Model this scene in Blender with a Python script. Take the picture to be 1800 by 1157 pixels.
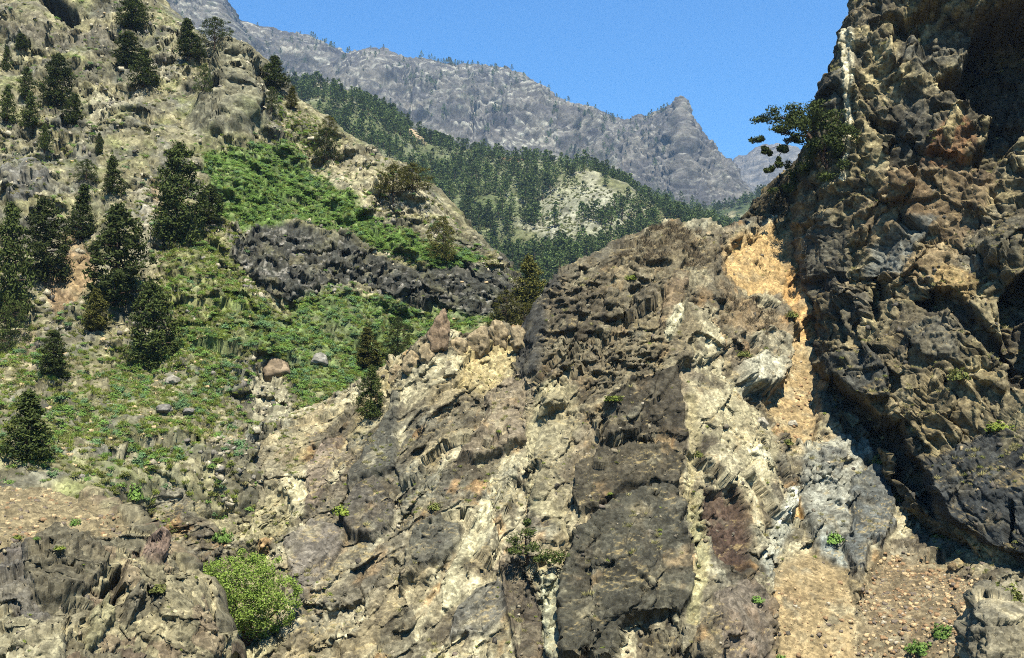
import bpy, math, random, time
import numpy as np
T0 = time.time()
for o in list(bpy.data.objects): bpy.data.objects.remove(o)
scene = bpy.context.scene
COL = scene.collection
R = math.radians

# ------------------------------------------------------------------ camera, sky, sun, exposure
PW, PH, FPX, HORIZON = 1800.0, 1157.0, 1750.0, 750.0       # photograph size, focal length in its pixels, eye level row
PITCH = math.atan((HORIZON - PH / 2) / FPX)
cam_data = bpy.data.cameras.new('camera')
cam_data.sensor_width = 36.0
cam_data.lens = 36.0 * FPX / PW
cam_data.clip_start = 0.5
cam_data.clip_end = 30000
cam = bpy.data.objects.new('camera', cam_data)
cam.rotation_euler = (math.pi / 2 + PITCH, 0, 0)
COL.objects.link(cam)
scene.camera = cam

SUN = np.array((0.13, -0.46, 0.88)); SUN /= np.linalg.norm(SUN)
world = bpy.data.worlds.new('World'); scene.world = world
world.use_nodes = True
wn = world.node_tree.nodes; wl = world.node_tree.links
sky = wn.new('ShaderNodeTexSky'); sky.sky_type = 'NISHITA'; sky.sun_disc = False
sky.sun_elevation = math.asin(SUN[2]); sky.sun_rotation = math.atan2(SUN[0], SUN[1])
sky.altitude = 2500; sky.air_density = 2.0; sky.dust_density = 0.0; sky.ozone_density = 6.0
bg = wn['Background']; bg.inputs['Strength'].default_value = 0.074
tint = wn.new('ShaderNodeMix'); tint.data_type = 'RGBA'; tint.blend_type = 'MULTIPLY'; tint.inputs['Factor'].default_value = 1.0
tint.inputs['B'].default_value = (0.30, 0.67, 0.97, 1)            # the slide film's deep, even blue
wl.new(sky.outputs['Color'], tint.inputs['A']); wl.new(tint.outputs['Result'], bg.inputs['Color'])
from mathutils import Vector
sd = bpy.data.lights.new('sun', 'SUN'); sd.energy = 5.0; sd.angle = R(0.53); sd.color = (1.0, 0.955, 0.88)
sun = bpy.data.objects.new('sun', sd); sun.rotation_euler = Vector(SUN).to_track_quat('Z', 'Y').to_euler()
sun.location = (0, 0, 200); COL.objects.link(sun)
vs = scene.view_settings
vs.view_transform = 'Standard'; vs.look = 'None'; vs.exposure = 1.35; vs.gamma = 1.0; vs.use_curve_mapping = False
scene.cycles.use_denoising = False
scene.cycles.pixel_filter_type = 'BLACKMAN_HARRIS'; scene.cycles.filter_width = 1.0
scene.cycles.max_bounces = 3; scene.cycles.diffuse_bounces = 1; scene.cycles.volume_bounces = 0
scene.cycles.transparent_max_bounces = 4

# ------------------------------------------------------------------ helpers: pixels, colours, noise
CP, SP = math.cos(PITCH), math.sin(PITCH)
def unproj(px, py, Y):
    """point on the line of sight of a photograph pixel at forward distance Y (metres)"""
    u = (np.asarray(px, float) - PW / 2) / FPX; v = -(np.asarray(py, float) - PH / 2) / FPX
    fy = CP - SP * v; fz = SP + CP * v
    k = np.asarray(Y, float) / fy
    return np.stack([u * k, fy * k, fz * k], -1)
def proj(P):
    f = P[..., 1] * CP + P[..., 2] * SP; up = -P[..., 1] * SP + P[..., 2] * CP
    f = np.maximum(f, 0.1)
    return PW / 2 + FPX * P[..., 0] / f, PH / 2 - FPX * up / f
def S(r, g, b):
    c = np.array((r, g, b), float) / 255.0
    return np.where(c <= 0.04045, c / 12.92, ((c + 0.055) / 1.055) ** 2.4)

def _h(ix, iy, iz, seed):
    with np.errstate(over='ignore'):
        h = (ix.astype(np.uint32) * np.uint32(374761393)) ^ (iy.astype(np.uint32) * np.uint32(668265263)) ^ (iz.astype(np.uint32) * np.uint32(2147483647 - 58)) ^ np.uint32((seed * 974711 + 12345) & 0xffffffff)
        h = (h ^ (h >> np.uint32(13))) * np.uint32(1274126177)
        h = (h ^ (h >> np.uint32(16))) * np.uint32(2246822519)
        return h ^ (h >> np.uint32(13))
from concurrent.futures import ThreadPoolExecutor
POOL = ThreadPoolExecutor(4)
def _chunks(fn, p, *a):
    rs = list(POOL.map(lambda i: fn(p[i:i + 110000], *a), range(0, len(p), 110000)))
    if not isinstance(rs[0], tuple): return np.concatenate(rs)
    return tuple(np.concatenate(x) for x in zip(*rs))
def _perlin(p, seed):
    p = p.astype(np.float32); i = np.floor(p).astype(np.int32); f = p - i
    w = f * f * f * (f * (f * 6 - 15) + 10)
    res = 0
    for dx in (0, 1):
        wx = w[:, 0] if dx else 1 - w[:, 0]
        for dy in (0, 1):
            wy = w[:, 1] if dy else 1 - w[:, 1]
            for dz in (0, 1):
                wz = w[:, 2] if dz else 1 - w[:, 2]
                h = _h(i[:, 0] + dx, i[:, 1] + dy, i[:, 2] + dz, seed)
                gx = (h & np.uint32(1023)).astype(np.float32) / 511.5 - 1
                gy = ((h >> np.uint32(10)) & np.uint32(1023)).astype(np.float32) / 511.5 - 1
                gz = ((h >> np.uint32(20)) & np.uint32(1023)).astype(np.float32) / 511.5 - 1
                res = res + wx * wy * wz * (gx * (f[:, 0] - dx) + gy * (f[:, 1] - dy) + gz * (f[:, 2] - dz))
    return res * 1.25
def perlin(p, seed=0): return _chunks(_perlin, p, seed)
def fbm(p, octs=4, seed=0, gain=0.5, lac=2.03):
    a, s, t = 1.0, 0, 0
    for k in range(octs):
        s = s + a * perlin(p, seed + k * 17); t += a; p = p * lac + 3.7; a *= gain
    return s / t * 1.6
def ridged(p, octs=4, seed=0, gain=0.5):
    a, s, t = 1.0, 0, 0
    for k in range(octs):
        s = s + a * (1 - 2 * np.abs(perlin(p, seed + k * 17))); t += a; p = p * 2.07 + 1.3; a *= gain
    return s / t
def _worley(p, seed):
    p = p.astype(np.float32); i = np.floor(p).astype(np.int32); f = p - i
    n = len(p); f1 = np.full(n, 9, np.float32); f2 = np.full(n, 9, np.float32)
    hid = np.zeros(n, np.uint32); hid2 = np.zeros(n, np.uint32); vec = np.zeros((3, n), np.float32); K = np.float32(1 / 1023)
    for dx in (0, -1, 1):
        for dy in (0, -1, 1):
            for dz in (0, -1, 1):
                h = _h(i[:, 0] + dx, i[:, 1] + dy, i[:, 2] + dz, seed)
                vx = f[:, 0] - dx - (h & np.uint32(1023)).astype(np.float32) * K
                vy = f[:, 1] - dy - ((h >> np.uint32(10)) & np.uint32(1023)).astype(np.float32) * K
                vz = f[:, 2] - dz - ((h >> np.uint32(20)) & np.uint32(1023)).astype(np.float32) * K
                d = vx * vx + vy * vy + vz * vz
                m = d < f1
                np.copyto(hid2, h, where=(d < f2) & ~m); np.copyto(hid2, hid, where=m)
                f2 = np.where(m, f1, np.minimum(f2, d)); np.copyto(f1, d, where=m)
                np.copyto(hid, h, where=m)
                np.copyto(vec[0], vx, where=m); np.copyto(vec[1], vy, where=m); np.copyto(vec[2], vz, where=m)
    return np.sqrt(f1), np.sqrt(f2), hid, vec.T, hid2
def worley(p, seed=0): return _chunks(_worley, p, seed)
def rnd(hid, k):
    with np.errstate(over='ignore'):
        h = (hid ^ np.uint32(k * 2654435761 & 0xffffffff)) * np.uint32(2246822519)
        h = (h ^ (h >> np.uint32(15))) * np.uint32(3266489917)
        return ((h ^ (h >> np.uint32(16))) & np.uint32(65535)).astype(np.float32) / 65535
def blocks(p, seed, tilt=2.0, crack=0.12):
    """broken rock: every cell a tilted facet at its own height, with open joints between"""
    f1, f2, hid, v, _ = worley(p, seed)
    t = np.stack([rnd(hid, 5), rnd(hid, 6), rnd(hid, 7)], -1) * 2 - 1
    h = (rnd(hid, 3) * 2 - 1) * 0.5 + tilt * (t * v).sum(1)
    return h - crack * np.clip(1 - (f2 - f1) / 0.06, 0, 1), hid
def sstep(a, b, x):
    t = np.clip((x - a) / (b - a + 1e-9), 0, 1); return t * t * (3 - 2 * t)
def mix(a, b, t): return a + (b - a) * t[:, None]

def aniso(P, d, k):
    """stretch the pattern along direction d by 1/k"""
    d = np.array(d, float); d /= np.linalg.norm(d)
    return P - (P @ d)[:, None] * d[None] * (1 - k)

def sdf(poly, x, y):
    """signed distance in pixels, positive inside; only near the polygon"""
    poly = np.array(poly, float)
    out = np.full(x.shape, -1e3, np.float32)
    lo = poly.min(0) - 40; hi = poly.max(0) + 40
    m = np.where((x > lo[0]) & (x < hi[0]) & (y > lo[1]) & (y < hi[1]))[0]
    if not len(m): return out
    X, Y = x[m], y[m]; d = np.full(len(m), 1e9); ins = np.zeros(len(m), bool)
    for (ax, ay), (bx, by) in zip(poly, np.roll(poly, -1, 0)):
        ex, ey = bx - ax, by - ay
        t = np.clip(((X - ax) * ex + (Y - ay) * ey) / (ex * ex + ey * ey + 1e-9), 0, 1)
        d = np.minimum(d, (X - ax - t * ex) ** 2 + (Y - ay - t * ey) ** 2)
        c = ((ay > Y) != (by > Y)) & (X < ex * (Y - ay) / (ey if ey else 1e-9) + ax)
        ins ^= c
    d = np.sqrt(d); out[m] = np.where(ins, d, -d)
    return out

# ------------------------------------------------------------------ materials
ALB = 0.63    # colours below are noted as they look in the sun; this brings them down to the surfaces' own albedo
def new_mat(name):
    m = bpy.data.materials.new(name); m.use_nodes = True
    n = m.node_tree.nodes; b = n['Principled BSDF']
    b.inputs['Roughness'].default_value = 0.95
    b.inputs['Specular IOR Level'].default_value = 0.12
    return m, n, m.node_tree.links, b
def rock_material(name, s1, s2, bump_d, lo=0.6, hi=1.35, bump=0.6):
    """the 'Col' attribute is the rock kind at that spot, with some shade painted in; grain, speckle and fine relief come from noise"""
    m, n, l, b = new_mat(name)
    at = n.new('ShaderNodeAttribute'); at.attribute_name = 'Col'
    tc = n.new('ShaderNodeTexCoord')
    n1 = n.new('ShaderNodeTexNoise'); n1.inputs['Scale'].default_value = s1; n1.inputs['Detail'].default_value = 6; n1.inputs['Roughness'].default_value = 0.72
    n2 = n.new('ShaderNodeTexNoise'); n2.inputs['Scale'].default_value = s2; n2.inputs['Detail'].default_value = 3; n2.inputs['Roughness'].default_value = 0.8
    l.new(tc.outputs['Object'], n1.inputs['Vector']); l.new(tc.outputs['Object'], n2.inputs['Vector'])
    mr = n.new('ShaderNodeMapRange'); mr.inputs['From Min'].default_value = 0.3; mr.inputs['From Max'].default_value = 0.7
    mr.inputs['To Min'].default_value = lo * ALB; mr.inputs['To Max'].default_value = hi * ALB
    l.new(n1.outputs['Fac'], mr.inputs['Value'])
    mr2 = n.new('ShaderNodeMapRange'); mr2.inputs['From Min'].default_value = 0.3; mr2.inputs['From Max'].default_value = 0.7
    mr2.inputs['To Min'].default_value = 0.72; mr2.inputs['To Max'].default_value = 1.28
    l.new(n2.outputs['Fac'], mr2.inputs['Value'])
    mu = n.new('ShaderNodeMath'); mu.operation = 'MULTIPLY'
    l.new(mr.outputs['Result'], mu.inputs[0])
    vo = n.new('ShaderNodeTexVoronoi'); vo.inputs['Scale'].default_value = s2 * 0.42; vo.inputs['Randomness'].default_value = 1.0
    ad = n.new('ShaderNodeVectorMath'); ad.operation = 'ADD'; sc3 = n.new('ShaderNodeVectorMath'); sc3.operation = 'SCALE'; sc3.inputs['Scale'].default_value = 0.8 / s1
    l.new(n1.outputs['Color'], sc3.inputs[0]); l.new(tc.outputs['Object'], ad.inputs[0]); l.new(sc3.outputs['Vector'], ad.inputs[1]); l.new(ad.outputs['Vector'], vo.inputs['Vector'])
    sx = n.new('ShaderNodeSeparateColor'); l.new(vo.outputs['Color'], sx.inputs['Color'])
    mr3 = n.new('ShaderNodeMapRange'); mr3.inputs['To Min'].default_value = 0.62; mr3.inputs['To Max'].default_value = 1.36; l.new(sx.outputs['Red'], mr3.inputs['Value'])
    mm = n.new('ShaderNodeMath'); mm.operation = 'MULTIPLY'; l.new(mr2.outputs['Result'], mm.inputs[0]); l.new(mr3.outputs['Result'], mm.inputs[1])
    l.new(mm.outputs['Value'], mu.inputs[1])
    vm = n.new('ShaderNodeVectorMath'); vm.operation = 'SCALE'
    l.new(at.outputs['Color'], vm.inputs[0]); l.new(mu.outputs['Value'], vm.inputs['Scale'])
    l.new(vm.outputs['Vector'], b.inputs['Base Color'])
    bp = n.new('ShaderNodeBump'); bp.inputs['Strength'].default_value = bump; bp.inputs['Distance'].default_value = bump_d
    l.new(mu.outputs['Value'], bp.inputs['Height']); l.new(bp.outputs['Normal'], b.inputs['Normal'])
    return m
def leaf_material(name, c1, c2, trans=0.25, obj_random=0.3):
    m, n, l, b = new_mat(name)
    oi = n.new('ShaderNodeObjectInfo'); ge = n.new('ShaderNodeNewGeometry')
    tc = n.new('ShaderNodeTexCoord')
    nz = n.new('ShaderNodeTexNoise'); nz.inputs['Scale'].default_value = 0.9; nz.inputs['Detail'].default_value = 2
    l.new(tc.outputs['Object'], nz.inputs['Vector'])
    a = n.new('ShaderNodeMath'); a.operation = 'ADD'; l.new(ge.outputs['Random Per Island'], a.inputs[0]); l.new(nz.outputs['Fac'], a.inputs[1])
    a2 = n.new('ShaderNodeMath'); a2.operation = 'MULTIPLY_ADD'; a2.inputs[1].default_value = 0.62; a2.inputs[2].default_value = -0.12
    l.new(a.outputs['Value'], a2.inputs[0])
    mx = n.new('ShaderNodeMix'); mx.data_type = 'RGBA'
    mx.inputs['A'].default_value = (*(c1 * ALB), 1); mx.inputs['B'].default_value = (*(c2 * ALB), 1)
    l.new(a2.outputs['Value'], mx.inputs['Factor'])
    mr = n.new('ShaderNodeMapRange'); mr.inputs['To Min'].default_value = 1 - obj_random; mr.inputs['To Max'].default_value = 1 + obj_random
    l.new(oi.outputs['Random'], mr.inputs['Value'])
    vm = n.new('ShaderNodeVectorMath'); vm.operation = 'SCALE'
    l.new(mx.outputs['Result'], vm.inputs[0]); l.new(mr.outputs['Result'], vm.inputs['Scale'])
    l.new(vm.outputs['Vector'], b.inputs['Base Color'])
    tr = n.new('ShaderNodeBsdfTranslucent'); l.new(vm.outputs['Vector'], tr.inputs['Color'])
    ms = n.new('ShaderNodeMixShader'); ms.inputs['Fac'].default_value = trans
    l.new(b.outputs['BSDF'], ms.inputs[1]); l.new(tr.outputs['BSDF'], ms.inputs[2])
    l.new(ms.outputs['Shader'], n['Material Output'].inputs['Surface'])
    return m
def plain_material(name, c1, c2, scale=6.0):
    m, n, l, b = new_mat(name)
    tc = n.new('ShaderNodeTexCoord'); nz = n.new('ShaderNodeTexNoise'); nz.inputs['Scale'].default_value = scale; nz.inputs['Detail'].default_value = 5
    nz.inputs['Roughness'].default_value = 0.7
    l.new(tc.outputs['Object'], nz.inputs['Vector'])
    cr = n.new('ShaderNodeValToRGB'); cr.color_ramp.elements[0].position = 0.3; cr.color_ramp.elements[1].position = 0.72
    cr.color_ramp.elements[0].color = (*(c1 * ALB), 1); cr.color_ramp.elements[1].color = (*(c2 * ALB), 1)
    l.new(nz.outputs['Fac'], cr.inputs['Fac']); l.new(cr.outputs['Color'], b.inputs['Base Color'])
    bp = n.new('ShaderNodeBump'); bp.inputs['Strength'].default_value = 0.5; bp.inputs['Distance'].default_value = 0.06
    l.new(nz.outputs['Fac'], bp.inputs['Height']); l.new(bp.outputs['Normal'], b.inputs['Normal'])
    return m
M = {
    'rock': rock_material('rock', 2.2, 11.0, 0.05, 0.62, 1.3, 0.6),
    'cliff': rock_material('cliff_rock', 2.0, 10.0, 0.05, 0.6, 1.35, 0.6),
    'slope': rock_material('hillside', 1.0, 5.0, 0.10, 0.55, 1.35, 0.6),
    'hill': rock_material('forest_ground', 0.10, 0.8, 0.6, 0.6, 1.35),
    'mountain': rock_material('mountain_rock', 0.03, 0.25, 2.5, 0.66, 1.32, 0.8),
    'pine': leaf_material('pine_needles', S(38, 50, 24), S(94, 104, 50), 0.22),
    'pine_far': leaf_material('far_pine_needles', S(66, 84, 44), S(122, 138, 78), 0.25, 0.45),
    'olive': leaf_material('olive_needles', S(70, 72, 32), S(120, 116, 54), 0.2),
    'green': leaf_material('green_shrub', S(104, 138, 60), S(160, 192, 100), 0.38, 0.3),
    'blue': leaf_material('bluish_shrub', S(92, 126, 80), S(142, 172, 116), 0.38, 0.3),
    'yellow': leaf_material('yellow_shrub', S(104, 122, 44), S(172, 184, 84), 0.3, 0.25),
    'oliveshrub': leaf_material('olive_shrub', S(92, 98, 48), S(150, 154, 84), 0.3, 0.35),
    'straw': leaf_material('dry_grass', S(150, 142, 88), S(206, 196, 136), 0.25, 0.2),
    'bush': leaf_material('bush_leaves', S(92, 122, 34), S(176, 196, 98), 0.35, 0.1),
    'bark': plain_material('bark', S(54, 42, 34), S(104, 84, 66), 3.0),
    'twig': leaf_material('dry_twigs', S(94, 82, 62), S(148, 132, 102), 0.05, 0.25),
    'stone': rock_material('loose_stone', 2.5, 12.0, 0.05),
}

# ------------------------------------------------------------------ mesh building
def mesh_from(name, V, Q, mat, col=None, smooth=False):
    V = np.ascontiguousarray(V, np.float32); Q = np.ascontiguousarray(Q, np.int32)
    me = bpy.data.meshes.new(name); k = Q.shape[1]
    me.vertices.add(len(V)); me.vertices.foreach_set('co', V.ravel())
    me.loops.add(Q.size); me.loops.foreach_set('vertex_index', Q.ravel())
    me.polygons.add(len(Q)); me.polygons.foreach_set('loop_start', np.arange(0, Q.size, k, dtype=np.int32))
    if smooth: me.polygons.foreach_set('use_smooth', np.ones(len(Q), bool))
    if col is not None:
        a = me.color_attributes.new('Col', 'FLOAT_COLOR', 'POINT')
        c4 = np.ones((len(V), 4), np.float32); c4[:, :3] = col
        a.data.foreach_set('color', c4.ravel())
    me.update(calc_edges=True)
    for x in (mat if isinstance(mat, (list, tuple)) else [mat]): me.materials.append(x)
    return me
def link(name, data, parent=None):
    o = bpy.data.objects.new(name, data); COL.objects.link(o)
    if parent: o.parent = parent
    return o
def tag(o, label=None, cat=None, group=None, kind=None):
    if label: o['label'] = label
    if cat: o['category'] = cat
    if group: o['group'] = group
    if kind: o['kind'] = kind
    return o

def crom(n, t):
    t = np.clip(t, 0, n - 1 - 1e-6); i = t.astype(int); f = t - i; B = np.zeros((len(t), n))
    w = [-0.5 * f + f * f - 0.5 * f ** 3, 1 - 2.5 * f * f + 1.5 * f ** 3, 0.5 * f + 2 * f * f - 1.5 * f ** 3, -0.5 * f * f + 0.5 * f ** 3]
    for k in range(4):
        np.add.at(B, (np.arange(len(t)), np.clip(i - 1 + k, 0, n - 1)), w[k])
    return B
class Patch:
    """a landform: a smooth surface through surveyed points, then broken up by noise"""
    def __init__(s, name, ctrl, nv, nu, face=(0, -1, 0.6)):
        C = np.array(ctrl, float); s.name = name
        tv = np.concatenate([i + np.arange(k) / k for i, k in enumerate(nv)] + [[len(nv)]])
        tu = np.concatenate([i + np.arange(k) / k for i, k in enumerate(nu)] + [[len(nu)]])
        G = np.einsum('ar,rcx,bc->abx', crom(C.shape[0], tv), C, crom(C.shape[1], tu))
        s.shape = G.shape[:2]; s.G = G; s.tv = np.repeat(tv, len(tu)); s.tu = np.tile(tu, len(tv))
        s.P = G.reshape(-1, 3).copy(); s.base = s.P.copy(); s.N = s.normals(s.P, face); s.face = face
        # wide smoothing of the normal so displacement never tangles
        s.x, s.y = proj(s.P)
        s.tone = np.array((1.0, 1.0, 0.9)); s.col = np.zeros_like(s.P); s.part = np.zeros(len(s.P), int); s.parts = {}
    def normals(s, P, face):
        g = P.reshape(*s.shape, 3)
        n = np.cross(np.gradient(g, axis=1), np.gradient(g, axis=0)).reshape(-1, 3)
        n /= np.linalg.norm(n, axis=1, keepdims=True) + 1e-9
        f = np.array(face, float)
        if (n @ f).mean() < 0: n = -n
        return n
    def restage(s, k=2):
        """take the normals of the relief made so far, slightly smoothed, for the finer relief"""
        N = s.normals(s.P, s.face).reshape(*s.shape, 3)
        for _ in range(k):
            Z = N.copy(); Z[1:-1] = (N[:-2] + 2 * N[1:-1] + N[2:]) / 4; N = Z
            Z = N.copy(); Z[:, 1:-1] = (N[:, :-2] + 2 * N[:, 1:-1] + N[:, 2:]) / 4; N = Z
        s.N = N.reshape(-1, 3); s.N /= np.linalg.norm(s.N, axis=1, keepdims=True) + 1e-9
    def shatter(s, seed, layers, amount, lo=0.72, hi=1.32):
        """fine broken relief and per-chip tone, on top of everything shaped so far"""
        for k, (size, amp, tone) in enumerate(layers):
            s.restage(); q = s.P.copy()
            b, hid = blocks(q / size, seed + k, 2.2, 0.1)
            s.move(b * amp * amount)
            if tone: s.col *= (1 + tone * ((lo - 1) + (hi - lo) * rnd(hid, 29)))[:, None]
    def ledges(s, q, size, amp, d, mask, seed, keep=1.0, groove=0.4):
        """blocks pushed out or set back as a whole, so that treads and undercut joints appear"""
        f1, f2, hid, v, hid2 = worley(q / size, seed)
        off = lambda i: np.where(rnd(i, 4) < keep, rnd(i, 3) * 2 - 1, 0)
        h = off(hid); h = h + (off(hid2) - h) * 0.5 * np.clip(1 - (f2 - f1) / min(0.12, 0.14 / size), 0, 1)
        d = np.array(d, float); d /= np.linalg.norm(d)
        s.P += d[None] * (h * amp * mask - amp * groove * mask * np.clip(1 - (f2 - f1) / 0.06, 0, 1))[:, None]
        return hid
    def move(s, h, d=None): s.P += (s.N if d is None else np.array(d)) * h[:, None]
    def final_normals(s): return s.normals(s.P, s.face)
    def build(s, mat, label, cat, front_rows=None):
        nv, nu = s.shape
        idx = np.arange(nv * nu).reshape(nv, nu)
        Q = np.stack([idx[:-1, :-1], idx[:-1, 1:], idx[1:, 1:], idx[1:, :-1]], -1).reshape(-1, 4)
        own = s.part[Q]; pid = np.where((own == own[:, :1]).all(1), own[:, 0], 0)
        q = Q[pid == 0]; root = None
        for k in [0] + sorted(s.parts):
            q = Q[pid == k]
            if not len(q): continue
            u, inv = np.unique(q, return_inverse=True)
            nm = s.name if k == 0 else s.parts[k][0]
            me = mesh_from(nm, s.P[u], inv.reshape(-1, 4), mat, np.clip(s.col[u] * s.tone, 0.004, 0.8))
            o = link(nm, me, root)
            if k == 0: root = o; tag(o, label, cat, None, 'structure')
            elif s.parts[k][1]: o['label'] = s.parts[k][1]
        s.obj = root
        return root
    def ground(s, px, py, r=5.0):
        x, y = proj(s.P); d = (x - px) ** 2 + (y - py) ** 2
        m = np.where(d < r * r)[0]
        if not len(m): m = np.array([d.argmin()])
        return s.P[m[s.P[m, 1].argmin()]].copy()
def feature(pt, poly, raise_m=0.0, edge=6.0, col=None, alpha=1.0, warp=5.0, part=None, label=None, lean=(0, 0), soft=5.0, upto=None, dirn=None, flat=0.0):
    """a slab, ledge, recess or patch of other rock or painted shade outlined on the landform"""
    wx, wy = pt.warp
    pl = np.array(poly, float); lo = pl.min(0) - 50; hi = pl.max(0) + 50
    full = np.full(len(pt.P), -1e3, np.float32)
    m = np.where((pt.x > lo[0]) & (pt.x < hi[0]) & (pt.y > lo[1]) & (pt.y < hi[1]))[0]
    if not len(m): return full
    d = sdf(poly, pt.x[m] + wx[m] * warp, pt.y[m] + wy[m] * warp); full[m] = d
    k = d > -30; m = m[k]; d = d[k]
    c = pl.mean(0); sz = np.ptp(pl, axis=0).max()
    if flat:
        k = sstep(-2, 10, d) * flat; pt.P[m] += (pt.base[m] - pt.P[m]) * k[:, None]
    if raise_m:
        k = sstep(-edge * 0.3, edge, d)
        amt = raise_m * (1 + lean[0] * (pt.x[m] - c[0]) / sz * 2 + lean[1] * (pt.y[m] - c[1]) / sz * 2)
        pt.P[m] += (pt.N[m] if dirn is None else np.array(dirn)[None]) * (k * amt)[:, None]
    if col is not None:
        pa = pt.patchy if np.isscalar(pt.patchy) else pt.patchy[m]
        a = sstep(-soft * 0.5, soft * 0.5, d) * alpha * pa
        pt.col[m] = mix(pt.col[m], np.array(col)[None] * pt.cvar[m][:, None], a)
    if part:
        k = len(pt.parts) + 1; pt.parts[k] = (part, label)
        sel = d > 1.0
        if upto is not None: sel &= pt.tv[m] <= upto
        pt.part[m[sel]] = k
    return full
Q_ = 1.0   # tessellation step in picture pixels
def seg(px): return max(3, int(abs(px) / 1.76 / Q_))

# ------------------------------------------------------------------ landforms (far to near)
def cols_from(px_list, crest_py, crest_Y, base_py, base_Y, fr, pw=0.8, back=((0, 60, -30), (0, 250, -500))):
    """control net from a skyline: rows run from the hidden foot up to the crest and down the far side"""
    rows = []
    for f in fr:
        py = np.array(crest_py) + f * (np.array(base_py) - np.array(crest_py))
        Y = np.array(crest_Y) + (f ** pw) * (np.array(base_Y) - np.array(crest_Y))
        rows.append(unproj(np.array(px_list), py, Y))
    for b in back: rows.append(rows[-1] + np.array(b, float))
    return np.array(rows)
def interp_line(pts, xs):
    a = np.array(pts, float); return np.interp(xs, a[:, 0], a[:, 1])

# ground: one sheet under everything, out to the horizon
gv = []; gq = []
rr = [0, 30, 60, 120, 250, 500, 1000, 2000, 4000, 9000, 20000]; na = 48
for r in rr:
    for a in range(na):
        z = -34 - min(r, 120) * 0.12 + 3.0 * math.sin(a * 2.1 + r * 0.03)
        gv.append((r * math.sin(2 * math.pi * a / na), 30 + r * math.cos(2 * math.pi * a / na), z if r > 0 else -36))
for i in range(len(rr) - 1):
    for a in range(na):
        gq.append((i * na + a, i * na + (a + 1) % na, (i + 1) * na + (a + 1) % na, (i + 1) * na + a))
gm = mesh_from('ground', gv, gq, M['hill'], np.tile(S(120, 110, 84), (len(gv), 1)))
tag(link('ground', gm), 'stony valley floor far below the slopes', 'ground', None, 'structure')

# --- distant peak behind the right end of the ridge
xs = np.array([1180, 1260, 1290, 1310, 1325, 1340, 1352, 1372, 1410, 1470, 1560, 1700])
cy = interp_line([(1180, 372), (1260, 322), (1285, 304), (1300, 297), (1312, 290), (1325, 277), (1334, 271), (1345, 262), (1356, 270), (1375, 262), (1410, 285), (1470, 300), (1560, 310), (1700, 330)], xs)
far = Patch('far_peak', cols_from(xs, cy, 3600 + 0 * xs, 470 + 0 * xs, 2900 + 0 * xs, (1, 0.7, 0.45, 0.2, 0)), [seg(40), seg(40), seg(50), seg(50), 6, 5], [seg(x) for x in np.diff(xs)])
p = far.P; n1 = ridged(p * (1 / 160, 1 / 260, 1 / 420), 5, 3)
far.move(n1 * 40 + fbm(p / 40, 4, 8) * 14)
far.col = mix(np.tile(S(92, 90, 90), (len(p), 1)), S(120, 114, 108)[None], sstep(-0.4, 0.5, fbm(p * (1 / 90, 1 / 90, 1 / 20), 4, 5)))
far.build(M['mountain'], 'jagged pale blue peak farthest away, right of the long ridge', 'mountain')

# --- the long ridge
SKY = [(120, -190), (230, -90), (300, -60), (350, -28), (385, -6), (398, 8), (406, 26), (420, 42), (445, 50), (470, 55), (500, 63), (520, 67), (545, 74), (560, 78), (580, 89), (600, 100), (612, 103),
       (625, 98), (650, 92), (665, 91), (682, 95), (700, 104), (720, 112), (738, 111), (760, 114), (790, 119), (810, 121), (832, 120), (860, 125), (880, 127), (900, 132), (922, 139), (930, 147), (950, 159), (966, 173), (985, 186),
       (1010, 192), (1030, 194), (1050, 199), (1075, 210), (1090, 214), (1120, 210), (1150, 204), (1178, 194), (1197, 174), (1206, 184), (1214, 208), (1224, 226), (1235, 241), (1250, 258), (1262, 272), (1276, 285), (1290, 300), (1302, 322), (1316, 352), (1340, 400)]
xs = np.array([120, 260, 340, 385, 398, 408, 420, 445, 470, 500, 530, 560, 590, 610, 635, 660, 685, 715, 750, 790, 830, 860, 890, 920, 950, 968, 985, 1030, 1060, 1090, 1130, 1165, 1185, 1197, 1206, 1214, 1235, 1262, 1290, 1316, 1345], float)
cy = interp_line(SKY, xs)
Yc = interp_line([(120, 2300), (385, 2150), (420, 2500), (620, 2600), (830, 2650), (985, 2450), (1100, 2600), (1197, 2350), (1300, 2250), (1345, 2250)], xs)
ridge = Patch('mountain_ridge', cols_from(xs, cy, Yc, 470 + 0 * xs, 1750 + 0 * xs, (1, 0.72, 0.5, 0.3, 0.14, 0), 0.75, ((0, 70, -50), (0, 300, -500))),
              [seg(70), seg(60), seg(60), seg(50), seg(44), 8, 5], [seg(x) for x in np.diff(xs)])
p = ridge.P
w = np.stack([fbm(p / 300, 3, 31), fbm(p / 300, 3, 32), fbm(p / 300, 3, 33)], -1) * 90
flutes = ridged((p + w) * (1 / 150, 1 / 200, 1 / 700), 5, 41, 0.55)
fine = ridged((p + w * 0.5) * (1 / 45, 1 / 60, 1 / 160), 4, 43, 0.55)
top = sstep(0, 1.6, 5.0 - ridge.tv)
zb = p[:, 2] + 0.10 * p[:, 0] + 45 * fbm(p / 200, 4, 44)
strata = np.abs(((zb / 40) % 1) - 0.5) * 2
strata2 = np.abs(((zb / 13 + 2 * fbm(p / 90, 3, 47)) % 1) - 0.5) * 2
brk = sstep(-0.2, 0.3, fbm(p / 60, 3, 48)) * (1 - 0.85 * sstep(1060, 1120, ridge.x))
pk = 1 - 0.72 * sstep(1030, 1110, ridge.x)
rb, ri = blocks((p + w * 0.3) * (1 / 26, 1 / 26, 1 / 40), 49, 1.0); rc, rci = blocks((p + w * 0.3) / 11, 50, 1.0)
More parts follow.
